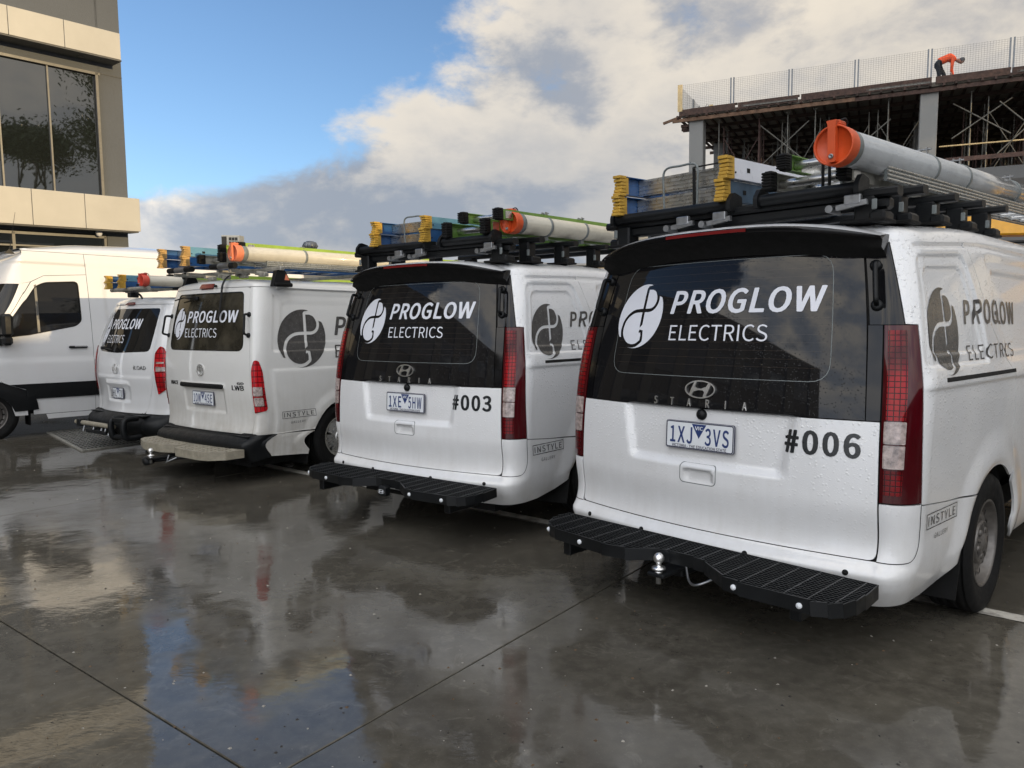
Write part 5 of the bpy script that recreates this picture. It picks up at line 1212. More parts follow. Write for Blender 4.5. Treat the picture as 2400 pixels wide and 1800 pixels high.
# ------------------------------------------------------------------ tall white van parked nose out
def make_sprinter(loc, rotz):
    root = thing('tall_van', 'tall plain white high-roof van parked nose out with black side moulding, at the far left', 'van', loc, rotz)
    B = Body(A1=.82, LC=.16, YS=4.55, L4=1.5,
        hwr=interp([(.3, .84), (1.4, .86), (2.2, .78), (2.58, .70)]), hw=interp([(.25, .96), (.5, .985), (1.2, 1.0), (1.4, .985), (1.8, .945), (2.2, .895), (2.45, .855), (2.58, .82)]),
        yr=interp([(.3, 0), (1.4, .0), (2.5, .08)]), bow=lin([(.3, .03), (2.5, .03)]), cy=lin([(.3, .13), (2.5, .13)]), taper=lin([(.3, .02), (2.5, .02)]), yt=1.5,
        yf=interp([(.25, 5.98), (.6, 6.05), (1.0, 6.0), (1.15, 5.78), (1.35, 5.42), (1.7, 5.12), (2.05, 4.90), (2.25, 4.80), (2.42, 4.68), (2.56, 4.45)]), ztop=2.56, rise=lambda y: np.interp(y, [0, .3, 3.0, 3.8, 4.3, 4.65], [.16, .21, .21, .17, .09, .03]), nroof=2.3, fexp=2.9, shrink=.05)
    A = B.a_of_y; WY, WF = 1.27, 5.05; WZ, WR = .36, .45; g = .003; wp = 'van_white_plain'
    def d1(a, z):
        u = np.abs(a); y = u-B.A2+B.ycr; on = sst(u, B.A2, B.A2+.05)
        r = on*.006*(sst(z, 2.37, 2.38)*(1-sst(z, 2.39, 2.40)))*-1
        r = r+on*.012*(1-sst(z, 1.02, 1.12))
        d = np.hypot(y-WF, z-WZ); r = r+on*.02*sst(d, WR+.14, WR+.03)
        r = r-on*.010*sst(y, .4, .45)*(1-sst(y, 3.5, 3.55))*(sst(z, 1.45, 1.48)*(1-sst(z, 2.20, 2.23)))
        return r
    B.disp = [d1]
    win = roundpoly([(A(3.87), 1.60), (A(3.95), 1.53), (A(4.88), 1.335), (A(4.885), 1.36), (A(4.42), 2.075), (A(4.30), 2.135), (A(3.87), 2.165)], [.10, .03, .01, .01, .10, .05, .07])
    for s in (1, -1):
        m_ = s < 0
        arcF = side_arcs(A, WF, WZ, WR, 172, 8, 18)
        door = [(A(3.75)+g, .33), (A(4.53), .33), (A(4.55), .60), (A(4.66), .80), (A(4.86), .86), (A(4.90), 1.10), (A(4.93), 1.34), (A(4.46), 2.13), (A(4.30), 2.22), (A(3.75)+g, 2.26)]
        dr = patch(B, 'front_door', [door, win], wp, root, .03, mirror=m_)
        patch(B, 'door_window', [[(A(4.425)-.008 if p[0] > A(4.42) else p[0], p[1]) if p[0] > A(4.425) else p for p in win][:0] or win], 'glass_dark', dr, .05, -.006, mirror=m_, skirt=.002)
        patch(B, 'window_frame', [roundpoly([(A(4.40), 1.435), (A(4.43), 1.43), (A(4.43), 2.09), (A(4.40), 2.10)], .003)], 'frame_alu', dr, .05, .001, mirror=m_, skirt=.006)
        patch(B, 'window_seal', [win, [(A(4.3)+(x-A(4.3))*.965, 1.78+(z-1.78)*.955) for x, z in win]], 'rubber', dr, .05, .003, mirror=m_, skirt=.006)
        rear = [(.82, .33), (A(WY)-WR-.01, .33)]+side_arcs(A, WY, WZ, WR, 184, -4, 16)+[(A(3.75)-g, .33), (A(3.75)-g, 2.555), (.82, 2.555)]
        patch(B, 'side_panel', [rear], wp, root, .04, mirror=m_)
        cap = [(A(3.75)+g, 2.265), (A(4.30), 2.226), (A(4.465), 2.136), (A(4.935), 1.345), (A(4.96), 1.345), (A(4.53), 2.11), (B.U4, 2.15), (B.U4, 2.555), (A(3.75)+g, 2.555)]
        cap = [(A(3.75)+g, 2.265), (A(4.30), 2.226), (A(4.465), 2.136), (A(4.60), 2.10), (B.U4, 2.10), (B.U4, 2.555), (A(3.75)+g, 2.555)]
        patch(B, 'roof_cap', [cap], wp, root, .035, mirror=m_)
        patch(B, 'front_pillar', [[(A(4.94)+0, 1.34), (A(5.02), 1.30), (A(5.02), 1.34), (A(4.62), 2.095), (A(4.47), 2.13)]], wp, root, .03, .0, mirror=m_)
        patch(B, 'windscreen', [[(A(5.025), 1.30), (B.U4, 1.30), (B.U4, 2.095), (A(4.625), 2.095), (A(5.025), 1.345)]], 'glass_dark', root, .05, -.003, mirror=m_)
        wing = [(A(4.555)+g, .33), (A(WF)-WR+.005, .33)]+arcF[1:]+[(A(WF)+WR+.02, .3), (B.U4, .3), (B.U4, 1.295), (A(4.94), 1.295), (A(4.90)+g, 1.10), (A(4.865)+g, .86), (A(4.66)+g, .80), (A(4.56)+g, .60)]
        patch(B, 'front_wing', [wing], wp, root, .04, mirror=m_)
        mo = [(A(WY+WR+.03), .575), (A(4.475), .575), (A(4.60), .775), (A(4.48), .775), (A(WY+WR+.03), .775)]
        patch(B, 'side_moulding', [[(A(WY+WR+.05), .545), (A(3.75)-g, .545), (A(3.75)-g, .750), (A(WY+WR+.05), .750)]], 'black_plastic', root, .05, .018, mirror=m_, skirt=.02)
        patch(B, 'side_moulding', [[(A(3.75)+g, .545), (A(4.56), .545), (A(4.56), .68), (A(4.62), .750), (A(3.75)+g, .750)]], 'black_plastic', root, .05, .018, mirror=m_, skirt=.02)
        patch(B, 'arch_trim', [side_arcs(A, WF, WZ, WR+.13, 176, 20, 16)+side_arcs(A, WF, WZ, WR-.005, 20, 176, 16)], 'black_plastic', root, .04, .012, mirror=m_, skirt=.02)
        patch(B, 'sill', [[(A(1.75), .255), (A(4.36), .255), (A(4.38), .322), (A(1.75), .322)]], wp, root, .05, .006, mirror=m_)
        patch(B, 'inner_liner', [[(.6, .40), (A(WY-WR-.02), .40)]+side_arcs(A, WY, WZ, WR+.01, 174, 6, 12)+[(A(WF)-WR-.02, .40)]+side_arcs(A, WF, WZ, WR+.01, 174, 60, 8)+[(A(5.0), 1.25), (A(4.55), 2.2), (A(4.3), 2.54), (.6, 2.54)]], 'liner_black', root, .12, -.03, mirror=m_, skirt=0)
        for wy in (WY, WF): wheel(root, s*.87, wy, .355, .22, 'steel', s)
        for wy in (WF,):
            m = MB(); K = 16; vs = []
            for k in range(K+1):
                t = PI*k/K
                for xx in (.93, .55): vs.append((s*xx, wy+(WR+.01)*math.cos(t), max(.25, WZ+(WR+.01)*math.sin(t))))
            m.add(vs, [(2*k, 2*k+1, 2*k+3, 2*k+2) for k in range(K)]); m.build('wheel_housing', 'liner_black', root)
            m = MB(); m.box((s*.85, wy-WR-.03, .35), (.22, .012, .34)); m.build('mud_flap', 'rubber', root)
        # mirror
        p, n = B.frame(-A(4.76) if s < 0 else A(4.76), 1.42); m = MB()
        m.box(p+n*.14+Vector((0, -.02, .10)), (.19, .13, .30), 'black_plastic', .035); m.box(p+n*.12+Vector((0, -.01, -.10)), (.22, .12, .12), 'black_plastic', .03); m.box(p+n*.03+Vector((0, .02, -.10)), (.10, .20, .10), 'black_plastic', .02)
        mi = m.build('door_mirror', None, root)
        p, n = B.frame(s*A(3.95), 1.235); m = MB(); m.box(p+n*.02+Vector((0, .0, 0)), (.035, .24, .035), 'black_plastic', .012); m.box(p+n*.035+Vector((0, -.03, .006)), (.02, .16, .02), 'galv', .005); m.build('door_handle', None, dr)
    m = MB(); m.box((0, 3.0, .40), (1.5, 5.2, .16)); m.box((0, 2.3, 1.3), (1.4, 3.6, 1.8)); m.build('underbody', 'liner_black', root)
    patch(B, 'rear_doors', [[(-.82, .33), (.82, .33), (.82, 2.555), (-.82, 2.555)]], wp, root, .08)
    roof_mesh(B, 'roof', wp, root)
    # aerial on the cab roof
    m = MB(); zr = roof_z(B, -.55, 4.42)
    m.prism([(-.06, 0), (.07, 0), (.01, .07)], lambda u, v, w: Vector((-.60+w, 4.62-u, 2.52+v)), -.012, .012); m.tube([(-.60, 4.61, 2.57), (-.60, 4.52, 3.09)], [.005, .002], 6); m.build('aerial', 'black_plastic', root)
    return root, B
_h = R_(41.5); _rt = Vector((math.cos(_h), -math.sin(_h), 0)); _fd = Vector((math.sin(_h), math.cos(_h), 0))
vanS, BS = make_sprinter(Vector((-6.0, 10.6, -.03))-_rt*1.0+_fd*3.75, -(_h+PI))
# ------------------------------------------------------------------ what the vans carry on their roofs
def on(van, p): return van.matrix_world @ Vector(p)
def vrot(van): return van.matrix_world.to_3x3().normalized()
def load(van, name, label, cat, p, group=None):
    tl = Matrix.Rotation(R_(2.3 if van in (van6, van3) else .8), 3, 'X'); t = thing(name, label, cat, on(van, p), rot=vrot(van) @ tl, group=group); return t
def crail(m, x, y0, y1, z, h, wd, side, mat):
    """C-section ladder rail, open towards side"""
    m.box((x, (y0+y1)/2, z+h/2), (.005, y1-y0, h), mat)
    for zz in (z+.002, z+h-.002): m.box((x+side*wd/2, (y0+y1)/2, zz), (wd, y1-y0, .004), mat)
def step_ladder(van, label, p, W_=.67, h=.10, Ln=2.6, foot='yellow_foot', r1='blue_rail', r2='blue_rail', group=None, lean=0.0, dirty=False):
    t = load(van, 'step_ladder', label, 'ladder', p, group)
    for x, sd, mt in ((0, 1, r1), (W_, -1, r2)):
        m = MB(); crail(m, x, 0, Ln, 0, h, .034, sd, None); m.build('rail', mt, t)
        # ribbed foot: flared block with grooves
        m = MB(); n = 6
        for k in range(n):
            z0 = -.006+(h+.012)*k/n; z1 = z0+(h+.012)/n-.003; zc = (z0+z1)/2; fl = abs(zc-h/2)/(h/2)
            m.box((x+sd*.012, -.012-.010*fl, zc), (.050, .040+.02*fl, z1-z0), None, .002)
        m.box((x+sd*.012, .012, h/2), (.040, .05, h+.006), None, .003); m.build('foot', foot, t)
        m = MB()
        for q in range(3): m.lathe([(.005, 0), (.005, .004), (.0005, .005)], (x-sd*.003, .05+.55*q, h*.3), (-sd, 0, 0), 8)
        for q in range(5): m.box((x-sd*.0035, .18+.32*q, h*.5), (.002, .03, .022))
        m.build('rivet', 'liner_black', t, kind='stuff')
    for k in range(int((Ln-.3)/.30)):
        y = .17+.30*k; m = MB()
        m.box((W_/2, y, h/2), (W_-.012, .004, h-.012)); m.box((W_/2, y+.035, h-.010), (W_-.012, .07, .004)); m.box((W_/2, y+.035, .010), (W_-.012, .07, .004))
        for j in range(4): m.box((W_/2, y-.004, .018+j*(h-.036)/3), (W_-.012, .006, .005))
        m.build('tread', 'aluminium' if not dirty else 'dirty_alu', t)
    return t
def ext_ladder(van, label, p, W_=.36, h=.075, Ln=3.2, rail='green_rail', group=None, capw=.05, sleeve=False):
    t = load(van, 'extension_ladder', label, 'ladder', p, group)
    for x, sd in ((0, 1), (W_, -1)):
        m = MB(); crail(m, x, .03 if not sleeve else .2, Ln, 0, h, .03, sd, None); rl = m.build('rail', rail if not sleeve else 'aluminium', t)
        if sleeve: m = MB(); crail(m, x-sd*.003, .03, .24, -.003, h+.006, .034, sd, None); m.build('rail_sleeve', rail, rl)
        m = MB()
        for k in range(6): m.box((x+sd*.012, -.01, .0+h*(k+.5)/6), (capw, .05, h/6-.002), None, .003)
        m.box((x+sd*.012, .01, h/2), (capw-.008, .06, h+.012), None, .006); m.build('rubber_foot', 'rubber', t)
        m = MB(); m.box((x-sd*.004, .10, h*.5), (.003, .07, h*.7)); m.build('bracket', 'aluminium', t)
    for k in range(int(Ln/.3)):
        m = MB(); m.tube([(.004, .14+.3*k, h*.5), (W_-.004, .14+.3*k, h*.5)], .021, 12); m.build('rung', 'aluminium', t)
    return t
def conduit(van, label, p, r=.077, Ln=4.3, mat='pipe_grey', cap='orange_cap', clamps=(1.12, 1.68, 2.80, 3.7), group=None, collar=True, drift=(0, 0)):
    t = load(van, 'conduit_tube', label, 'pipe', p, group)
    m = MB(); m.lathe([(r*.9, .07), (r, .07), (r, Ln), (r*.9, Ln)], (0, 0, 0), (drift[0], 1, drift[1]), 40); m.build('tube', mat, t, fix=False)
    m = MB(); m.lathe([(r*1.09, .075), (r*1.10, .005), (r*1.085, 0), (r*1.0, 0), (r*.985, .012), (r*.97, .016), (.001, .016)], (0, 0, 0), (0, 1, 0), 40)
    # moulded grip across the cap
    g = roundpoly([(-r*.21, -r*.93), (r*.21, -r*.93), (r*.21, r*1.04), (r*.30, r*1.30), (-r*.30, r*1.30), (-r*.21, r*1.04)], .006)
    m.prism(g, lambda u, v, w: Vector((u, w, v)), -.016, .014); c = m.build('end_cap', cap, t)
    m = MB(); m.box((0, .045, r*1.20), (r*.62, .07, .022), cap, .006); m.build('cap_latch', None, c); m = MB(); m.lathe([(.010, 0), (.010, .006), (.006, .009), (.005, .004), (.0005, .004)], (0, -.016, -r*.62), (0, -1, 0), 14, 'galv'); m.build('bolt', None, c)
    m = MB(); m.tube(catmull([(.01, .03, r*1.30), (.03, .05, r*1.42), (.02, .09, r*1.2), (.0, .10, r*1.05)], 4), .004, 6); m.build('cap_cord', 'strap_black', t)
    if collar: m = MB(); m.lathe([(r*1.0, .075), (r*1.045, .078), (r*1.045, .125), (r*1.0, .128)], (0, 0, 0), (0, 1, 0), 36); m.build('collar', 'grey_clamp', t)
    for y in clamps:
        c0 = Vector((drift[0]*y, y, drift[1]*y)); m = MB(); m.lathe([(r*1.002, -.014), (r*1.055, -.013), (r*1.055, .013), (r*1.002, .014)], c0, (0, 1, 0), 36, 'grey_clamp')
        for dx in (-.016, .016): m.box(c0+Vector((dx, 0, r*1.05+.014)), (.005, .028, .034), 'galv')
        m.tube([c0+Vector((-.035, 0, r*1.05+.02)), c0+Vector((.035, 0, r*1.05+.02))], .005, 6, 'galv'); m.box(c0+Vector((.0, 0, -r*1.05-.012)), (.03, .04, .03), 'grey_clamp'); m.build('pipe_clamp', None, t)
    return t
def rail_bundle(van, label, p, Ln=4.0, n=4, group=None):
    t = load(van, 'aluminium_ladder', label, 'ladder', p, group)
    for x in (0, .20):
        m = MB(); m.box((x, Ln/2, n*.009), (.012, Ln, n*.018), 'grey_clamp')
        for k in range(n): m.tube([(x+.008, .0, .009+.018*k), (x+.008, Ln, .009+.018*k)], .0055, 6, 'aluminium')
        m.build('rail', None, t)
    for k in range(int(Ln/.3)): m = MB(); m.tube([(0, .1+.3*k, .03), (.20, .1+.3*k, .03)], .014, 8); m.build('rung', 'aluminium', t)
    return t
def strap(van, label, p, W_, H_, wd=.028, mat='strap_black', tail=None, thin=False):
    t = load(van, 'tie_down_strap', label, 'strap', p); m = MB(); th = .003
    if thin:
        q = [(0, 0, 0), (-.004, 0, H_*.5), (.004, 0, H_), (W_*.5, 0, H_+.012), (W_, 0, H_), (W_+.004, 0, H_*.5), (W_, 0, 0)]; m.tube(catmull(q, 5), .006, 8)
    else:
        m.box((0, 0, H_/2), (th, wd, H_)); m.box((W_/2, 0, H_+th), (W_, wd, th)); m.box((W_, 0, H_/2), (th, wd, H_))
    if tail: m.bar(tail[0], tail[1], .012, .012)
    m.build('webbing', mat, t); return t
gA = 'blue step ladders stacked on the van roofs'; gE = 'green extension ladders on the van roofs'; gT = 'capped conduit tubes on the van roofs'
RZ = 2.062    # top of the rear roller on the two newer vans
# van 006
step_ladder(van6, 'lower blue step ladder with yellow ribbed feet on roof of van #006', (-.665, .215, 2.066), .66, .098, group=gA, r2='blue_rail_mid')
step_ladder(van6, 'upper blue step ladder with yellow feet, topmost on roof of van #006', (-.655, .215, 2.172), .67, .100, group=gA, r2='decal_white')
ext_ladder(van6, 'lower green extension ladder with black rubber feet beside the ladders on van #006', (.21, .22, 2.084), .37, .080, group=gE, rail='dirty_alu', Ln=2.1)
ext_ladder(van6, 'upper green extension ladder under the grey conduit tube on van #006', (.28, .22, 2.168), .33, .066, group=gE, sleeve=True)
conduit(van6, 'grey conduit tube with bright orange end cap on roof of van #006', (.595, .03, 2.195), .076, group=gT, drift=(0, .012))
rail_bundle(van6, 'silver ribbed aluminium ladder under the grey tube on van #006', (.44, .50, 2.105), 3.6, 4)
strap(van6, 'black webbing strap looped over the stacked ladders on van #006', (-.26, .34, 2.05), .22, .228)
strap(van6, 'thin grey cord round the stacked ladders on van #006', (-.42, .30, 2.05), .20, .230, mat='grey_clamp', thin=True)
strap(van6, 'black strap over the green ladders near the orange cap on van #006', (.44, .30, 2.06), .03, .185)
# van 003
step_ladder(van3, 'lower blue step ladder with yellow feet on roof of van #003', (-.51, .215, 2.075), .54, .088, group=gA)
step_ladder(van3, 'upper blue step ladder with yellow feet on roof of van #003', (-.50, .22, 2.168), .54, .085, group=gA, r2='blue_rail_pale')
ext_ladder(van3, 'lower green extension ladder with black feet on roof of van #003', (.215, .215, 2.085), .37, .100, group=gE)
ext_ladder(van3, 'upper green extension ladder next to the orange cap on van #003', (.36, .22, 2.175), .33, .070, group=gE, rail='green_rail', Ln=3.4)
conduit(van3, 'cream conduit tube with bright orange end cap on roof of van #003', (.66, .36, 2.170), .070, mat='pipe_cream', clamps=(.46, .98, 2.2, 3.4), group=gT, drift=(-.01, .0))
t = load(van3, 'extension_ladder', 'tall lime-edged ladder standing on edge behind the cream tube of van #003', 'ladder', (.56, .43, 2.10))
m = MB(); crail(m, 0, .0, 3.6, .0, .165, .03, -1, None); m.build('rail', 'green_rail', t); m = MB(); m.box((0, 1.8, .170), (.036, 3.6, .010)); m.build('rail_edge', 'lime_rail', t); m = MB(); m.box((0, -.015, .085), (.05, .05, .175), None, .012); m.build('rubber_foot', 'rubber', t)
rail_bundle(van3, 'silver ribbed aluminium ladder under the cream tube on van #003', (.46, .55, 2.11), 3.4, 3)
strap(van3, 'thin grey cord round the stacked blue ladders on van #003', (-.24, .27, 2.06), .18, .20, mat='grey_clamp', thin=True)
# older van with the beige step
step_ladder(vanH, 'lower worn blue step ladder with tan wooden feet on roof of the beige-step van', (-.70, .05, 2.080), .46, .085, foot='tan_foot', group=gA, r2='blue_rail')
step_ladder(vanH, 'upper worn blue step ladder with tan wooden feet on roof of the beige-step van', (-.71, .06, 2.172), .47, .095, foot='tan_foot', group=gA, r2='blue_rail_pale')
ext_ladder(vanH, 'dark lower extension ladder beside the faded orange cap on the beige-step van', (.0, .06, 2.085), .38, .080, rail='dirty_alu', group=gE, Ln=3.6)
ext_ladder(vanH, 'bright green extension ladder beside the faded orange cap on the beige-step van', (.22, .15, 2.172), .34, .085, rail='lime_rail', group=gE, Ln=3.9)
conduit(vanH, 'cream conduit tube with faded orange end cap on roof of the beige-step van', (.54, .06, 2.155), .072, mat='pipe_cream', cap='faded_cap', clamps=(.80, 2.0, 3.2), group=gT, drift=(.0, .004))
rail_bundle(vanH, 'long aluminium ladder under the cream tube of the beige-step van', (.38, .40, 2.05), 4.0, 3)
# rounder van
step_ladder(vanI, 'lower blue step ladder with yellow feet on roof of the red-lamp van', (-.21, .05, 1.945), .35, .075, group=gA)
step_ladder(vanI, 'upper blue step ladder with yellow feet on roof of the red-lamp van', (-.22, .06, 2.025), .36, .075, group=gA, r2='blue_rail_pale')
conduit(vanI, 'short grimy conduit tube with red end cap on roof of the red-lamp van', (.57, .05, 2.015), .062, mat='pipe_cream', cap='red_cap', clamps=(.5, 1.6), group=gT, Ln=3.0, collar=False)
ext_ladder(vanI, 'lime green extension ladder behind the red-capped tube', (.30, .55, 2.05), .38, .070, rail='lime_rail', group=gE, Ln=3.4)
# ------------------------------------------------------------------ painted bay line, drain grate
def line_strip(name, a, b, w, z, mat, parent):
    d = (b-a).normalized(); n = Vector((-d.y, d.x, 0))*w/2; m = MB(); K = 24
    vs = []
    for k in range(K+1):
        p = a+(b-a)*k/K; vs += [p+n+Vector((0, 0, z)), p-n+Vector((0, 0, z))]
    m.add(vs, [(2*k, 2*k+1, 2*k+3, 2*k+2) for k in range(K)]); return m.build(name, mat, parent, kind='structure', fix=False)
line_strip('painted_line', Vector((2.51, 3.53, 0))+Vector((.772, -.636, 0))*3, Vector((-3.23, 8.26, 0)) , .10, .004, 'line_paint', None)
q = [Vector((-6.55, 10.33, 0)), Vector((-5.12, 8.71, 0)), Vector((-4.42, 9.75, 0)), Vector((-5.75, 11.3, 0))]
t = thing('drain_grate', 'rectangular steel drain grate set in the wet concrete behind the red-lamp van', 'drain grate', (q[1].x, q[1].y, 0), 0)
ex = (q[0]-q[1]); ey = (q[2]-q[1]); LX, LY = ex.length, ey.length; ex.normalize(); ey.normalize()
m = MB()
for k in range(26): a = ey*(LY*(k+.5)/26); m.bar(a+Vector((0, 0, .007)), a+ex*LX+Vector((0, 0, .007)), .008, .012)
m.build('grate_bar', 'galv', t, kind='stuff')
for k in range(15): a = ex*(LX*(k+.5)/15); m = MB(); m.bar(a+Vector((0, 0, .008)), a+ey*LY+Vector((0, 0, .008)), .022, .010); m.build('cross_bar', 'dirty_alu', t)
m = MB(); m.add([Vector((0, 0, .002)), ex*LX+Vector((0, 0, .002)), ex*LX+ey*LY+Vector((0, 0, .002)), ey*LY+Vector((0, 0, .002))], [(0, 1, 2, 3)]); m.build('pit', 'liner_black', t, fix=False)
m = MB()
for a, b in ((Vector(), ex*LX), (ex*LX, ex*LX+ey*LY), (ex*LX+ey*LY, ey*LY), (ey*LY, Vector())): m.bar(a+Vector((0, 0, .008)), b+Vector((0, 0, .008)), .03, .014)
m.build('grate_frame', 'dirty_alu', t)
# ------------------------------------------------------------------ office building on the left (plumb frame); local x runs along the front, y outwards is negative
a = math.radians(41.0); dd = Vector((math.sin(a), math.cos(a), 0)); nn = Vector((dd.y, -dd.x, 0))
RB = Matrix(((dd.x, -nn.x, 0), (dd.y, -nn.y, 0), (0, 0, 1)))
ob = thing('office_building', 'grey rendered office building with cream fascia bands and dark windows at far left', 'building', (-9.326, 18.8, 0), rot=RB, tilt=True)
# local: x = along front towards the right-hand corner at 0, y = depth behind the front (front wall face at y=.9), z up
Wy = .55
m = MB()
m.box((-.33, Wy+4, 8.0), (.55, 8, 9.6)); m.box((-6.0, Wy+.15, 9.9), (10.9, .30, 6.8)); m.box((-6.0, Wy+.15, 3.1), (10.9, .3, .9)); m.box((-11.6, Wy+4, 5), (.4, 8, 10)); m.box((-6, Wy+8, 6), (11.6, .3, 12)); m.box((-6, Wy+4, 12.2), (11.2, 7.6, .2))
m.box((-.33, Wy+4.0, 1.7), (.50, 7.9, 3.4))
m.box((-5.9, Wy+4.0, -1.6), (11.7, 8.0, 3.2)); m.build('wall', 'wall_render', ob)
m = MB(); m.box((-.33, Wy+3.99, 6.505), (.552, 8.01, .012)); m.build('panel_joint', 'soffit', ob)
for x0, x1 in ((-1.26, -.0), (-2.36, -1.26), (-3.56, -2.36), (-4.76, -3.56), (-5.96, -4.76), (-7.16, -5.96), (-8.36, -7.16), (-9.56, -8.36)):
    m = MB(); m.box(((x0+x1)/2, .30, 3.15), (x1-x0-.012, .6, .80), None, .004); m.build('fascia_panel', 'fascia_cream', ob)
    o = -.24; e = -.25 if x1 == 0 else 0
    m = MB(); xa, xb = x0-.22, (x1-.22 if x1 < 0 else -.26); m.box(((xa+xb)/2, .30, 7.09), (xb-xa-.012, .6, .60), None, .004); m.build('fascia_panel', 'fascia_cream', ob)
    m = MB(); m.box(((x0+x1)/2, .10, 13.0), (x1-x0-.012, 1.0, 1.5), None, .004); m.build('fascia_panel', 'fascia_cream', ob)
m = MB(); m.box((-4.8, .31, 3.15), (9.5, .56, .76), 'soffit'); m.box((-4.95, .31, 7.09), (9.3, .56, .56), 'soffit'); m.box((-4.9, .30, 6.77), (9.3, .58, .03), 'soffit'); m.box((-4.8, .30, 2.73), (9.5, .56, .03), 'soffit'); m.build('soffit', None, ob)
for x in (-1.05, -3.4): m = MB(); m.lathe([(.07, 0), (.07, .01), (.001, .01)], (x, .32, 6.752), (0, 0, -1), 14); m.build('downlight', 'frame_alu', ob)
xs = [-9.6, -8.4, -7.25, -6.1, -4.95, -3.8, -2.74, -1.725, -.70]
for i in range(len(xs)-1):
    wf = link('window', None, ob); x0, x1 = xs[i], xs[i+1]
    m = MB(); m.box(((x0+x1)/2, Wy-.02, 4.99), (x1-x0-.03, .012, 2.86)); m.build('pane', 'office_glass', wf)
    m = MB(); m.box((x0, Wy-.04, 4.99), (.035, .07, 2.9)); m.build('mullion', 'frame_alu', wf)
m = MB(); m.box((-.675, Wy-.06, 5.0), (.06, .12, 2.98)); m.box((-5.1, Wy-.06, 6.46), (9.0, .12, .06)); m.box((-5.1, Wy-.06, 3.56), (9.0, .12, .05)); m.build('window_frame', 'frame_alu', ob)
m = MB(); m.box((-5.1, Wy+.3, 5), (9.0, .4, 2.9)); m.build('room_behind', 'interior_dark', ob)
gx = [-9.6, -7.2, -4.9, -2.62, -.66]
for i in range(4):
    wf = link('window', None, ob); x0, x1 = gx[i], gx[i+1]
    m = MB(); m.box(((x0+x1)/2, Wy-.02, 1.55), (x1-x0-.05, .012, 2.05)); m.build('pane', 'office_glass', wf)
    m = MB(); m.box((x1-.02, Wy-.05, 1.55), (.06, .10, 2.1)); m.box(((x0+x1)/2, Wy-.05, 2.585), (x1-x0, .10, .06)); m.box(((x0+x1)/2, Wy-.05, 2.30), (x1-x0, .08, .04)); m.build('frame', 'frame_alu', wf)
m = MB(); m.box((-5.1, Wy+.2, 1.4), (9.0, .3, 2.7)); m.box((-5.1, Wy+.0, .25), (9.0, .12, .5)); m.build('plinth', 'wall_dark', ob)
m = MB(); m.lathe([(.001, .0), (.05, .02), (.075, .07), (.075, .13), (.05, .14), (.001, .14)], (-.86, .35, 2.585), (0, 0, 1), 16, 'decal_white'); m.build('security_camera', None, ob)
# ------------------------------------------------------------------ unfinished concrete building on the right
a = math.radians(-64.0); ux = Vector((-math.sin(a), -math.cos(a), 0)); uy = Vector((math.cos(a), -math.sin(a), 0)); uy = Vector((.43837, .89879, 0)); ux = Vector((.89879, -.43837, 0))
RC = Matrix(((ux.x, uy.x, 0), (ux.y, uy.y, 0), (0, 0, 1))) @ Matrix.Rotation(-math.radians(1.9), 3, 'Y')
cb = thing('unfinished_building', 'unfinished concrete building with timber formwork deck and scaffold props at upper right', 'building', (7.778, 33.0, 0), rot=RC, tilt=True)
XE, DY = 21.0, 15.0
m = MB(); m.box((XE/2-.2, DY/2+.15, 9.02), (XE+.3, DY, .16)); m.build('deck_slab', 'slab_edge', cb)
random.seed(3)
for k in range(9):
    x0 = -.35+k*2.4+random.uniform(-.1, .1); m = MB(); m.box((x0+1.15, -.02+random.uniform(-.02, .02), 9.10+random.uniform(-.01, .02)), (2.36, .05, .26)); m.build('edge_board', 'timber_brown', cb)
    m = MB(); m.box((x0+1.4, .25, 9.26), (1.9+random.uniform(-.3, .3), .14, .07)); m.build('loose_timber', random.choice(['timber_brown', 'timber_orange']), cb)
    if k % 2: m = MB(); [m.bar((x0+.2+.11*j, -.06, 9.06), (x0+.3+.11*j, -.06, 9.06), .012, .04) for j in range(19)]; m.bar((x0+.1, -.06, 9.04), (x0+2.3, -.06, 9.04), .01, .01); m.bar((x0+.1, -.06, 9.10), (x0+2.3, -.06, 9.10), .01, .01); m.build('edge_trellis', 'scaf_steel', cb, kind='stuff')
jm = None
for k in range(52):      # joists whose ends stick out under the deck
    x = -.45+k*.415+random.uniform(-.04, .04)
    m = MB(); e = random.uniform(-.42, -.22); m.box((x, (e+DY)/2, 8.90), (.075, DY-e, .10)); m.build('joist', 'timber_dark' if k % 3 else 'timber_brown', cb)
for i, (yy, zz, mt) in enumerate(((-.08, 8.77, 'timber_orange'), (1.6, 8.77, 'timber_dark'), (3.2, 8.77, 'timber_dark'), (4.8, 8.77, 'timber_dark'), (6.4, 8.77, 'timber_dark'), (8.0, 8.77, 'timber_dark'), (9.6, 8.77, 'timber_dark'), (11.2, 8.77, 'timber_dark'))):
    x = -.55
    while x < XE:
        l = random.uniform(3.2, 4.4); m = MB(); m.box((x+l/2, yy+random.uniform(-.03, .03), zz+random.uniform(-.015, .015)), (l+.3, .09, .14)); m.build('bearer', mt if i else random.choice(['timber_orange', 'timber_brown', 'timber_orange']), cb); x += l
for yy, zz in ((.25, 8.60), (.62, 8.48)): m = MB(); m.box((.05, yy, zz), (.9, .12, .11)); m.build('bearer', 'timber_brown', cb)
m = MB(); m.box((-.85, .6, 9.0), (.9, .10, .10), None, 0, Matrix.Rotation(-.25, 3, 'Y')); m.build('loose_timber', 'timber_orange', cb)
for x in (.0, 8.78, 17.6):
    for y in (0, 5.4, 10.8):
        m = MB(); m.box((x+.30, y+.32, 2.25), (.60, .60, 13.0), None, .02); m.build('column', 'column_concrete', cb)
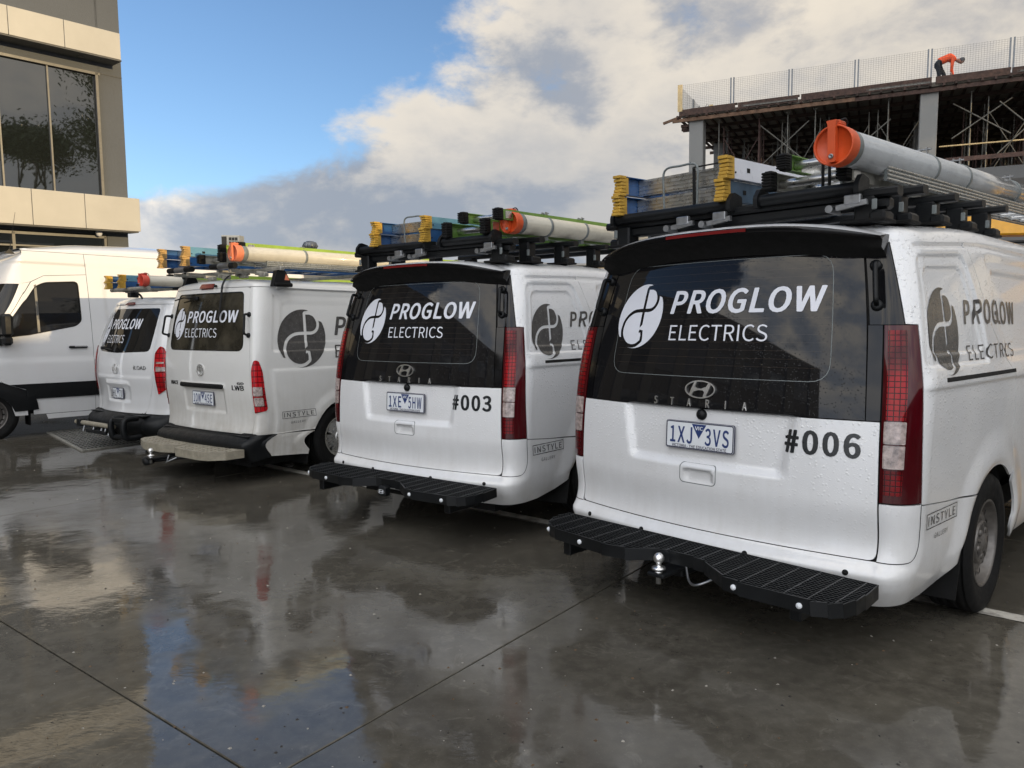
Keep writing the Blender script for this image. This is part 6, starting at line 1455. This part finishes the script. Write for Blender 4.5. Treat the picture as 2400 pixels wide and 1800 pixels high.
# inside: scaffold frames, props and cross braces
random.seed(11)
def prop(x, y, mt='scaf_steel', r=.030, z0=5.3):
    m = MB(); m.tube([(x, y, z0), (x, y, 7.3)], r*1.15, 6); m.tube([(x, y, 7.3), (x, y, 8.68)], r*.85, 6); m.box((x, y, 8.69), (.16, .16, .02)); m.build('prop', mt, cb)
for x in (1.2, 2.6, 3.9, 5.3, 7.6, 10.6, 12.4, 14.5, 16.4):
    for y in (.5, 2.4, 4.4, 6.6, 8.8, 11.2):
        if abs(x-.3) < .4: continue
        prop(x+random.uniform(-.25, .25), y+random.uniform(-.2, .2), random.choice(['scaf_steel', 'scaf_steel', 'rust_steel']), .034 if y < 3 else .028)
for x in (1.5, 3.6, 5.7, 7.2, 11.0, 13.2, 15.4):
    for y in (1.0, 4.0, 7.5, 10.5):
        m = MB(); x0 = x+random.uniform(-.2, .2); y0 = y+random.uniform(-.3, .3); w = 1.5
        for (xa, xb) in ((x0, x0+w), ): 
            m.tube([(xa, y0, 5.4), (xb, y0, 8.0)], .020, 5); m.tube([(xb, y0, 5.4), (xa, y0, 8.0)], .020, 5)
            m.tube([(xa, y0, 6.2), (xa, y0+1.2, 7.9)], .018, 5); m.tube([(xa, y0+1.2, 6.2), (xa, y0, 7.9)], .018, 5)
            for xx in (xa, xb):
                for yy in (y0, y0+1.2): m.tube([(xx, yy, 5.3), (xx, yy, 8.5)], .026, 5)
                m.tube([(xx, y0, 8.2), (xx, y0+1.2, 8.2)], .02, 5); m.tube([(xx, y0, 6.4), (xx, y0+1.2, 6.4)], .02, 5)
                m.tube(catmull([(xx, y0, 7.2), (xx, y0+.3, 7.45), (xx, y0+.9, 7.45), (xx, y0+1.2, 7.2)], 2), .015, 5)
        m.build('scaffold_frame', random.choice(['scaf_steel', 'rust_steel', 'scaf_steel']), cb)
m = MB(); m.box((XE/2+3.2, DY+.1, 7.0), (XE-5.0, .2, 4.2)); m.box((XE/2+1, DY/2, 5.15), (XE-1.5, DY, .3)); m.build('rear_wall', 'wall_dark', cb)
m = MB(); m.box((15.6, .35, 1.2), (11.5, .25, 9.2)); m.build('front_wall', 'wall_render', cb)
m = MB(); m.bar((9.7, .1, 6.16), (XE, .1, 6.16), .10, .16); m.build('steel_beam', 'rust_steel', cb)
for x, z0, z1 in ((9.9, 7.0, 8.3), (11.4, 6.3, 8.2), (2.9, 6.6, 8.3), (5.9, 6.4, 8.0)):
    m = MB(); m.tube([(x, .45, z0), (x+1.9, .55, z1)], .028, 6); m.tube([(x, .5, z1), (x+1.9, .5, z0)], .028, 6); m.build('brace', 'scaf_steel', cb)
m = MB(); m.tube([(9.5, .5, 6.75), (12.8, .5, 6.72)], .03, 6); m.build('brace', 'ply_yellow', cb)
# edge protection panels on the deck: each one a thing
CBM = cb.matrix_world.copy()
def on_cb(p): return CBM @ Vector(p)
posts = [-.42, 1.80, 4.10, 6.54, 9.05, 11.65, 14.2, 16.7]
ordn = ['leftmost mesh edge panel on the deck, at its outer corner', 'second mesh edge panel from the left on the concrete deck', 'third mesh edge panel from the left on the concrete deck', 'mesh edge panel on the deck just left of the bending worker', 'mesh edge panel on the deck in front of the bending worker', 'mesh edge panel on the deck at the right picture edge', 'mesh edge panel on the deck beyond the right picture edge']
def mesh_panel(x0, y0, dx, dy, Lp, label):
    t = thing('mesh_panel', label, 'mesh fence', on_cb((x0, y0, 9.20)), rot=CBM.to_3x3().normalized(), group='wire mesh panels along the deck edge')
    D_ = Vector((dx, dy, 0)); hgt = 1.06; m = MB(); w = .0026
    n = int(Lp/.088)
    for k in range(n+1):
        p = D_*(Lp*k/n); q = Vector((-dy, dx, 0))*w; z0, z1 = .04, hgt+.02
        m.add([p-D_*w+Vector((0, 0, z0)), p+D_*w+Vector((0, 0, z0)), p+D_*w+Vector((0, 0, z1)), p-D_*w+Vector((0, 0, z1))], [(0, 1, 2, 3)]); m.add([p-q+Vector((0, 0, z0)), p+q+Vector((0, 0, z0)), p+q+Vector((0, 0, z1)), p-q+Vector((0, 0, z1))], [(0, 1, 2, 3)])
    for k in range(15):
        z = .05+(hgt-.05)*k/14; m.add([Vector((0, 0, z-w)), D_*Lp+Vector((0, 0, z-w)), D_*Lp+Vector((0, 0, z+w)), Vector((0, 0, z+w))], [(0, 1, 2, 3)])
    m.build('wire_mesh', 'mesh_wire', t, kind='stuff', fix=False)
    for e in (0.0, Lp):
        m = MB(); p = D_*e; m.box((p.x, p.y, hgt/2-.05), (.055, .055, hgt+.18)); m.build('post', 'post_steel', t)
    return t
for i in range(7): mesh_panel(posts[i]+.05, .05, 1, 0, posts[i+1]-posts[i]-.12, ordn[i])
mesh_panel(posts[0], .15, 0, 1, 2.5, 'side mesh panel running back from the left corner of the deck')
mesh_panel(posts[0], 2.8, 0, 1, 2.5, 'farther side mesh panel running back along the left deck edge')
t = thing('corner_board', 'upright pale timber board at the left corner of the deck', 'board', on_cb((-.37, .10, 9.2)), rot=CBM.to_3x3().normalized()); m = MB(); m.box((-.02, -.14, .52), (.20, .035, 1.12)); m.box((0, .05, .10), (.10, .09, .09)); m.build('board', 'ply_yellow', t)
t = thing('corner_board', 'second short pale board farther back on the deck edge', 'board', on_cb((.55, 1.9, 9.15)), rot=CBM.to_3x3().normalized()); m = MB(); m.box((0, 0, .30), (.16, .035, .62)); m.box((0, .05, .10), (.10, .09, .09)); m.build('board', 'ply_yellow', t)
t = thing('rebar_bundle', 'few bent steel starter bars sticking up near the left end of the deck', 'steel bars', on_cb((.3, .8, 9.1)), rot=CBM.to_3x3().normalized())
for k in range(6): m = MB(); r_ = random.uniform; m.tube([(k*.06, 0, 0), (k*.06+r_(-.05, .05), 0, .25), (k*.06+r_(-.25, .25), .05, .42+r_(-.1, .1))], .010, 5); m.build('bar', 'mesh_wire', t)
# the worker, bending forward from the hips
def skin_body(name, pts, edges, mat, parent, root=0, lv=2):
    me = bpy.data.meshes.new(name); me.from_pydata([p[:3] for p in pts], edges, []); o = link(name, me, parent)
    md = o.modifiers.new('s', 'SKIN'); md.use_smooth_shade = True
    for i, v in enumerate(me.skin_vertices[0].data): v.radius = pts[i][3] if isinstance(pts[i][3], tuple) else (pts[i][3], pts[i][3]); v.use_root = (i == root)
    md2 = o.modifiers.new('u', 'SUBSURF'); md2.levels = lv; md2.render_levels = lv
    me.materials.append(MATS[mat]); return o
wk = thing('person', 'worker in bright orange jacket, dark trousers and grey beanie bending over on the deck', 'person', on_cb((9.36, .75, 8.98)), rot=CBM.to_3x3().normalized())
Z = .10
legs = [(0.0, 0, .93, .15), (-.02, -.10, .88, .125), (.04, -.11, .50, .075), (.0, -.12, .10, .055), (.14, -.13, .05, .05), (-.02, .11, .88, .125), (.22, .12, .52, .075), (.26, .12, .10, .055), (.40, .13, .05, .05), (.10, 0, 1.02, .15)]
skin_body('trousers', legs, [(0, 1), (1, 2), (2, 3), (3, 4), (0, 5), (5, 6), (6, 7), (7, 8), (0, 9)], 'trousers', wk)
tor = [(.04, 0, .99, .155), (.18, 0, 1.10, .165), (.36, 0, 1.10, .18), (.50, 0, 1.02, .16), (.60, 0, .97, .07), (.48, -.20, 1.0, .075), (.44, -.24, .74, .055), (.42, -.20, .50, .042), (.48, .20, 1.0, .075), (.47, .25, .72, .055), (.52, .18, .48, .042)]
skin_body('jacket', tor, [(0, 1), (1, 2), (2, 3), (3, 4), (3, 5), (5, 6), (6, 7), (3, 8), (8, 9), (9, 10)], 'hivis', wk, 1)
hd = [(.56, 0, .98, .062), (.64, 0, .95, .06), (.74, 0, .92, .088), (.80, 0, .875, .072), (.82, 0, .83, .045), (.845, 0, .865, .018)]
skin_body('head', hd, [(0, 1), (1, 2), (2, 3), (3, 4), (3, 5)], 'skin', wk, 2)
for s_, y0 in ((0, -.20), (1, .18)):
    hx = .42 if s_ == 0 else .52; P_ = [(hx, y0, .50, .032), (hx+.01, y0, .43, .034), (hx+.02, y0, .36, .028)]; E_ = [(0, 1), (1, 2)]
    for j in range(4): o_ = len(P_); P_ += [(hx+.02+.004*j, y0-.03+.02*j, .33, .010), (hx+.035, y0-.03+.02*j, .285+.006*abs(j-1.5), .009)]; E_ += [(2, o_), (o_, o_+1)]
    P_ += [(hx+.06, y0, .38, .011)]; E_ += [(1, len(P_)-1)]
    skin_body('hand', P_, E_, 'skin', wk, 1, 1)
m = MB(); m.lathe([(.001, -.125), (.05, -.115), (.085, -.075), (.105, -.01), (.104, .03)], (.765, 0, .935), (-.62, 0, -.50), 16, None); m.build('beanie', 'beanie', wk)
# ------------------------------------------------------------------ yellow telehandler seen over the nearest van's bonnet
th = thing('telehandler', 'yellow telehandler with boom seen over the roof of van #006 at the right edge', 'machine', (10.6, 12.6, 0), math.radians(-35))
m = MB(); m.box((0, 0, 1.1), (5.0, 2.1, .8), None, .08); m.box((1.6, 0, 1.75), (1.8, 2.0, .7), None, .12); m.build('chassis', 'digger_yellow', th)
m = MB(); m.box((.3, -.2, 3.12), (6.4, .42, .40), None, .03, Matrix.Rotation(.06, 3, 'Y')); m.box((-3.2, -.2, 3.2), (1.4, .30, .28), None, .02, Matrix.Rotation(.06, 3, 'Y')); m.build('boom', 'digger_yellow', th)
m = MB(); m.tube([(-2.6, -.45, 2.80), (2.4, -.45, 2.62)], .05, 8, 'galv'); m.tube([(-2.4, -.43, 2.93), (2.6, -.43, 2.80)], .03, 8, 'black_plastic'); m.build('hydraulic_ram', None, th)
m = MB(); m.box((.6, .1, 2.45), (3.6, .9, .36), None, .04); m.build('counter_boom', 'digger_yellow', th)
m = MB(); m.box((-.2, -.42, 3.17), (.9, .012, .14)); m.build('boom_sticker', 'decal_white', th)
m = MB(); m.box((.2, .75, 2.15), (1.5, .85, 1.4), None, .1); m.build('cab', 'glass_dark', th)
for x in (-1.7, 1.7):
    for s in (-1, 1):
        m = MB(); m.lathe([(.30, -.2), (.58, -.22), (.62, -.15), (.62, .15), (.58, .22), (.30, .2)], (x, s*1.0, .62), (0, s, 0), 24, 'rubber'); m.lathe([(.001, .12), (.28, .15), (.30, .2)], (x, s*1.0, .62), (0, s, 0), 20, 'digger_yellow'); m.build('wheel', None, th)
# ------------------------------------------------------------------ far low warehouse with roof units, behind the vans
wh = thing('warehouse', 'low pale warehouse far behind the vans, only its roof edge showing', 'building', (-24, 58, -1.2), rotz=math.radians(8), tilt=True)
m = MB(); m.box((14, 6, -.5), (56, 14, 10.2)); m.build('wall', 'wall_pale', wh)
m = MB(); m.box((14, 6, 4.68), (57, 15, .16)); m.build('roof', 'roof_pale', wh)
def put_tilt(name, label, cat, px_x, D_, z):
    x = (px_x-1200)/FPX*D_; return thing(name, label, cat, (x, D_, z), 0, tilt=True)
t = put_tilt('air_conditioner', 'boxy rooftop air conditioning unit behind the ladders of the beige-step van', 'air conditioner', 552, 56, 3.95)
m = MB(); m.box((0, 0, .62), (1.35, 1.0, 1.1), 'hvac', .03)
m.build('casing', None, t)
for i in range(3):
    for j in range(3): m = MB(); m.box((.22+.28*(i-1)*.8, -.51, .30+.30*j), (.18, .02, .22)); m.build('louvre', 'interior_dark', t)
m = MB(); m.box((-.45, -.51, .62), (.36, .02, .9)); m.build('louvre', 'interior_dark', t)
t = put_tilt('roof_ventilator', 'round dark roof ventilator on the skyline above the cream tube', 'ventilator', 730, 55, 3.80)
m = MB(); m.lathe([(.30, 0), (.30, .3), (.42, .36), (.52, .55), (.46, .78), (.25, .92), (.001, .95)], (0, 0, 0), (0, 0, 1), 20)
for k in range(14): q_ = 2*PI*k/14; m.tube([(.44*math.cos(q_), .44*math.sin(q_), .36), (.56*math.cos(q_+.1), .56*math.sin(q_+.1), .56), (.40*math.cos(q_+.2), .40*math.sin(q_+.2), .85)], .03, 4)
m.build('vent_head', 'post_steel', t)
# ------------------------------------------------------------------ outside the frame: what shades the yard and shows in glass, paint and puddles
east = thing('factory_unit', 'long low factory unit behind the camera, its roof shading the yard', 'building', (SUN_V.x*22, SUN_V.y*22, 0), math.atan2(SUN_V.y, SUN_V.x))
m = MB(); m.box((4, 0, 2.55), (8, 64, 5.1)); m.build('wall', 'wall_render', east)
m = MB(); m.box((4, 0, 5.14), (8.4, 64.4, .10)); m.build('roof', 'roof_pale', east)
for k in range(11):
    y = -28+k*5.6; m = MB(); m.box((-.03, y, 1.8), (.06, 3.4, 3.4)); d_ = m.build('roller_door', 'wall_dark' if k % 3 else 'fascia_cream', east)
    m = MB(); m.box((-.35, y, 3.75), (.8, 4.0, .12)); m.build('awning', 'roof_pale', east)
west = thing('side_office', 'two storey office block behind the camera on the left, mirrored in the rear windows', 'building', (-15.5, -3.0, 0), math.radians(-4))
m = MB(); m.box((-4, 2, 4.2), (8, 21, 8.4)); m.build('wall', 'wall_dark', west)
for k in range(8): m = MB(); m.box((.10, -7.6+k*2.6, 4.1), (.24, .9, 8.2)); m.build('pilaster', 'wall_render', west)
for k in range(7):
    for zc in (1.6, 5.4): m = MB(); m.box((.03, -6.3+k*2.6, zc), (.06, 1.7, 2.0)); m.build('window', 'office_glass', west)
shed = thing('open_shed', 'low shed with pale corrugated roof beyond the right picture edge', 'building', (21.0, 15.0, 0), math.radians(8))
m = MB(); m.box((0, 0, 2.3), (16, 7, 4.6)); m.build('wall', 'fascia_cream', shed)
for k in range(4): m = MB(); m.box((-5.6+k*3.7, -3.53, 1.5), (2.4, .06, 2.8)); m.build('roller_door', 'wall_dark' if k == 1 else 'wall_render', shed)
m = MB()
for k in range(40): m.box((-8+.4*k+.2, -3.6, 4.72), (.18, .5, .10))
m.box((0, 0, 4.7), (16.6, 7.6, .12)); m.build('roof', 'roof_pale', shed)
# gum trees: trunk, limbs, crown of many leaf clumps
def gum_tree(loc, H, R, label, seed):
    rnd = random.Random(seed); t = thing('gum_tree', label, 'tree', loc, rnd.uniform(0, 6), 'gum trees beyond the yard')
    m = MB(); tips = []
    def limb(p, d, l, r, dep):
        q = [p]; 
        for i in range(3): d = (d+Vector((rnd.uniform(-.25, .25), rnd.uniform(-.25, .25), rnd.uniform(-.05, .15)))).normalized(); q.append(q[-1]+d*l/3)
        m.tube(q, [r, r*.85, r*.7, r*.55], 6)
        if dep == 0: tips.append(q[-1]); tips.append(q[-2]); return
        for _ in range(3): limb(q[-1], (d+Vector((rnd.uniform(-.9, .9), rnd.uniform(-.9, .9), rnd.uniform(-.1, .5)))).normalized(), l*.68, r*.55, dep-1)
    limb(Vector((0, 0, 0)), Vector((rnd.uniform(-.1, .1), 0, 1)), H*.42, H*.022, 3); m.build('trunk', 'bark', t)
    m = MB()
    for p in tips:
        for _ in range(230):
            c = p+Vector((rnd.gauss(0, R*.17), rnd.gauss(0, R*.17), rnd.gauss(0, R*.11))); s_ = rnd.uniform(.06, .13); n_ = Vector((rnd.gauss(0, 1), rnd.gauss(0, 1), rnd.gauss(0, 1))).normalized(); x = n_.orthogonal().normalized()*s_; y = n_.cross(x)
            m.add([c-x-y*.5, c+x-y*.5, c+x+y*.5, c-x+y*.5], [(0, 1, 2, 3)])
    m.build('crown', 'leaf', t, kind='stuff', fix=False)
for i, (x, y, H, R, lb) in enumerate(((30, 3.5, 17, 7.5, 'tallest gum tree beyond the shed, right of the yard'), (35, 7.5, 14, 7, 'broad gum tree north of the tallest one beyond the shed'), (40, 17, 12, 5, 'smaller gum tree at the northern end beyond the shed'), (34, -3, 12, 5, 'gum tree at the southern end beyond the shed'))): gum_tree((x, y, 0), H, R, lb, 40+i)

# ------------------------------------------------------------------ grit and leaf litter lying on the wet concrete
rnd = random.Random(5); m = MB()
for k in range(1500):
    d_ = 1.9+9*rnd.random()**1.6; az = rnd.uniform(-.72, .72); x = d_*math.sin(az); y = d_*math.cos(az)
    s_ = rnd.choice([.002, .003, .003, .005, .007]); a_ = rnd.uniform(0, 6.3); c = Vector((x, y, .0)); u = Vector((math.cos(a_), math.sin(a_), 0))*s_; v = Vector((-math.sin(a_), math.cos(a_), 0))*s_*rnd.uniform(.4, 1)
    m.add([c-u-v, c+u-v, c+u*.6+v, c-u*.7+v*.8, c+Vector((0, 0, s_*.7))], [(0, 1, 4), (1, 2, 4), (2, 3, 4), (3, 0, 4)], rnd.choice(['grit_pale', 'grit_dark', 'grit_dark', 'grit_brown']))
o = m.build('grit', None, None, kind='stuff', fix=False); o['label'] = 'fine grit and bits of leaf scattered over the wet concrete'; o['category'] = 'grit'
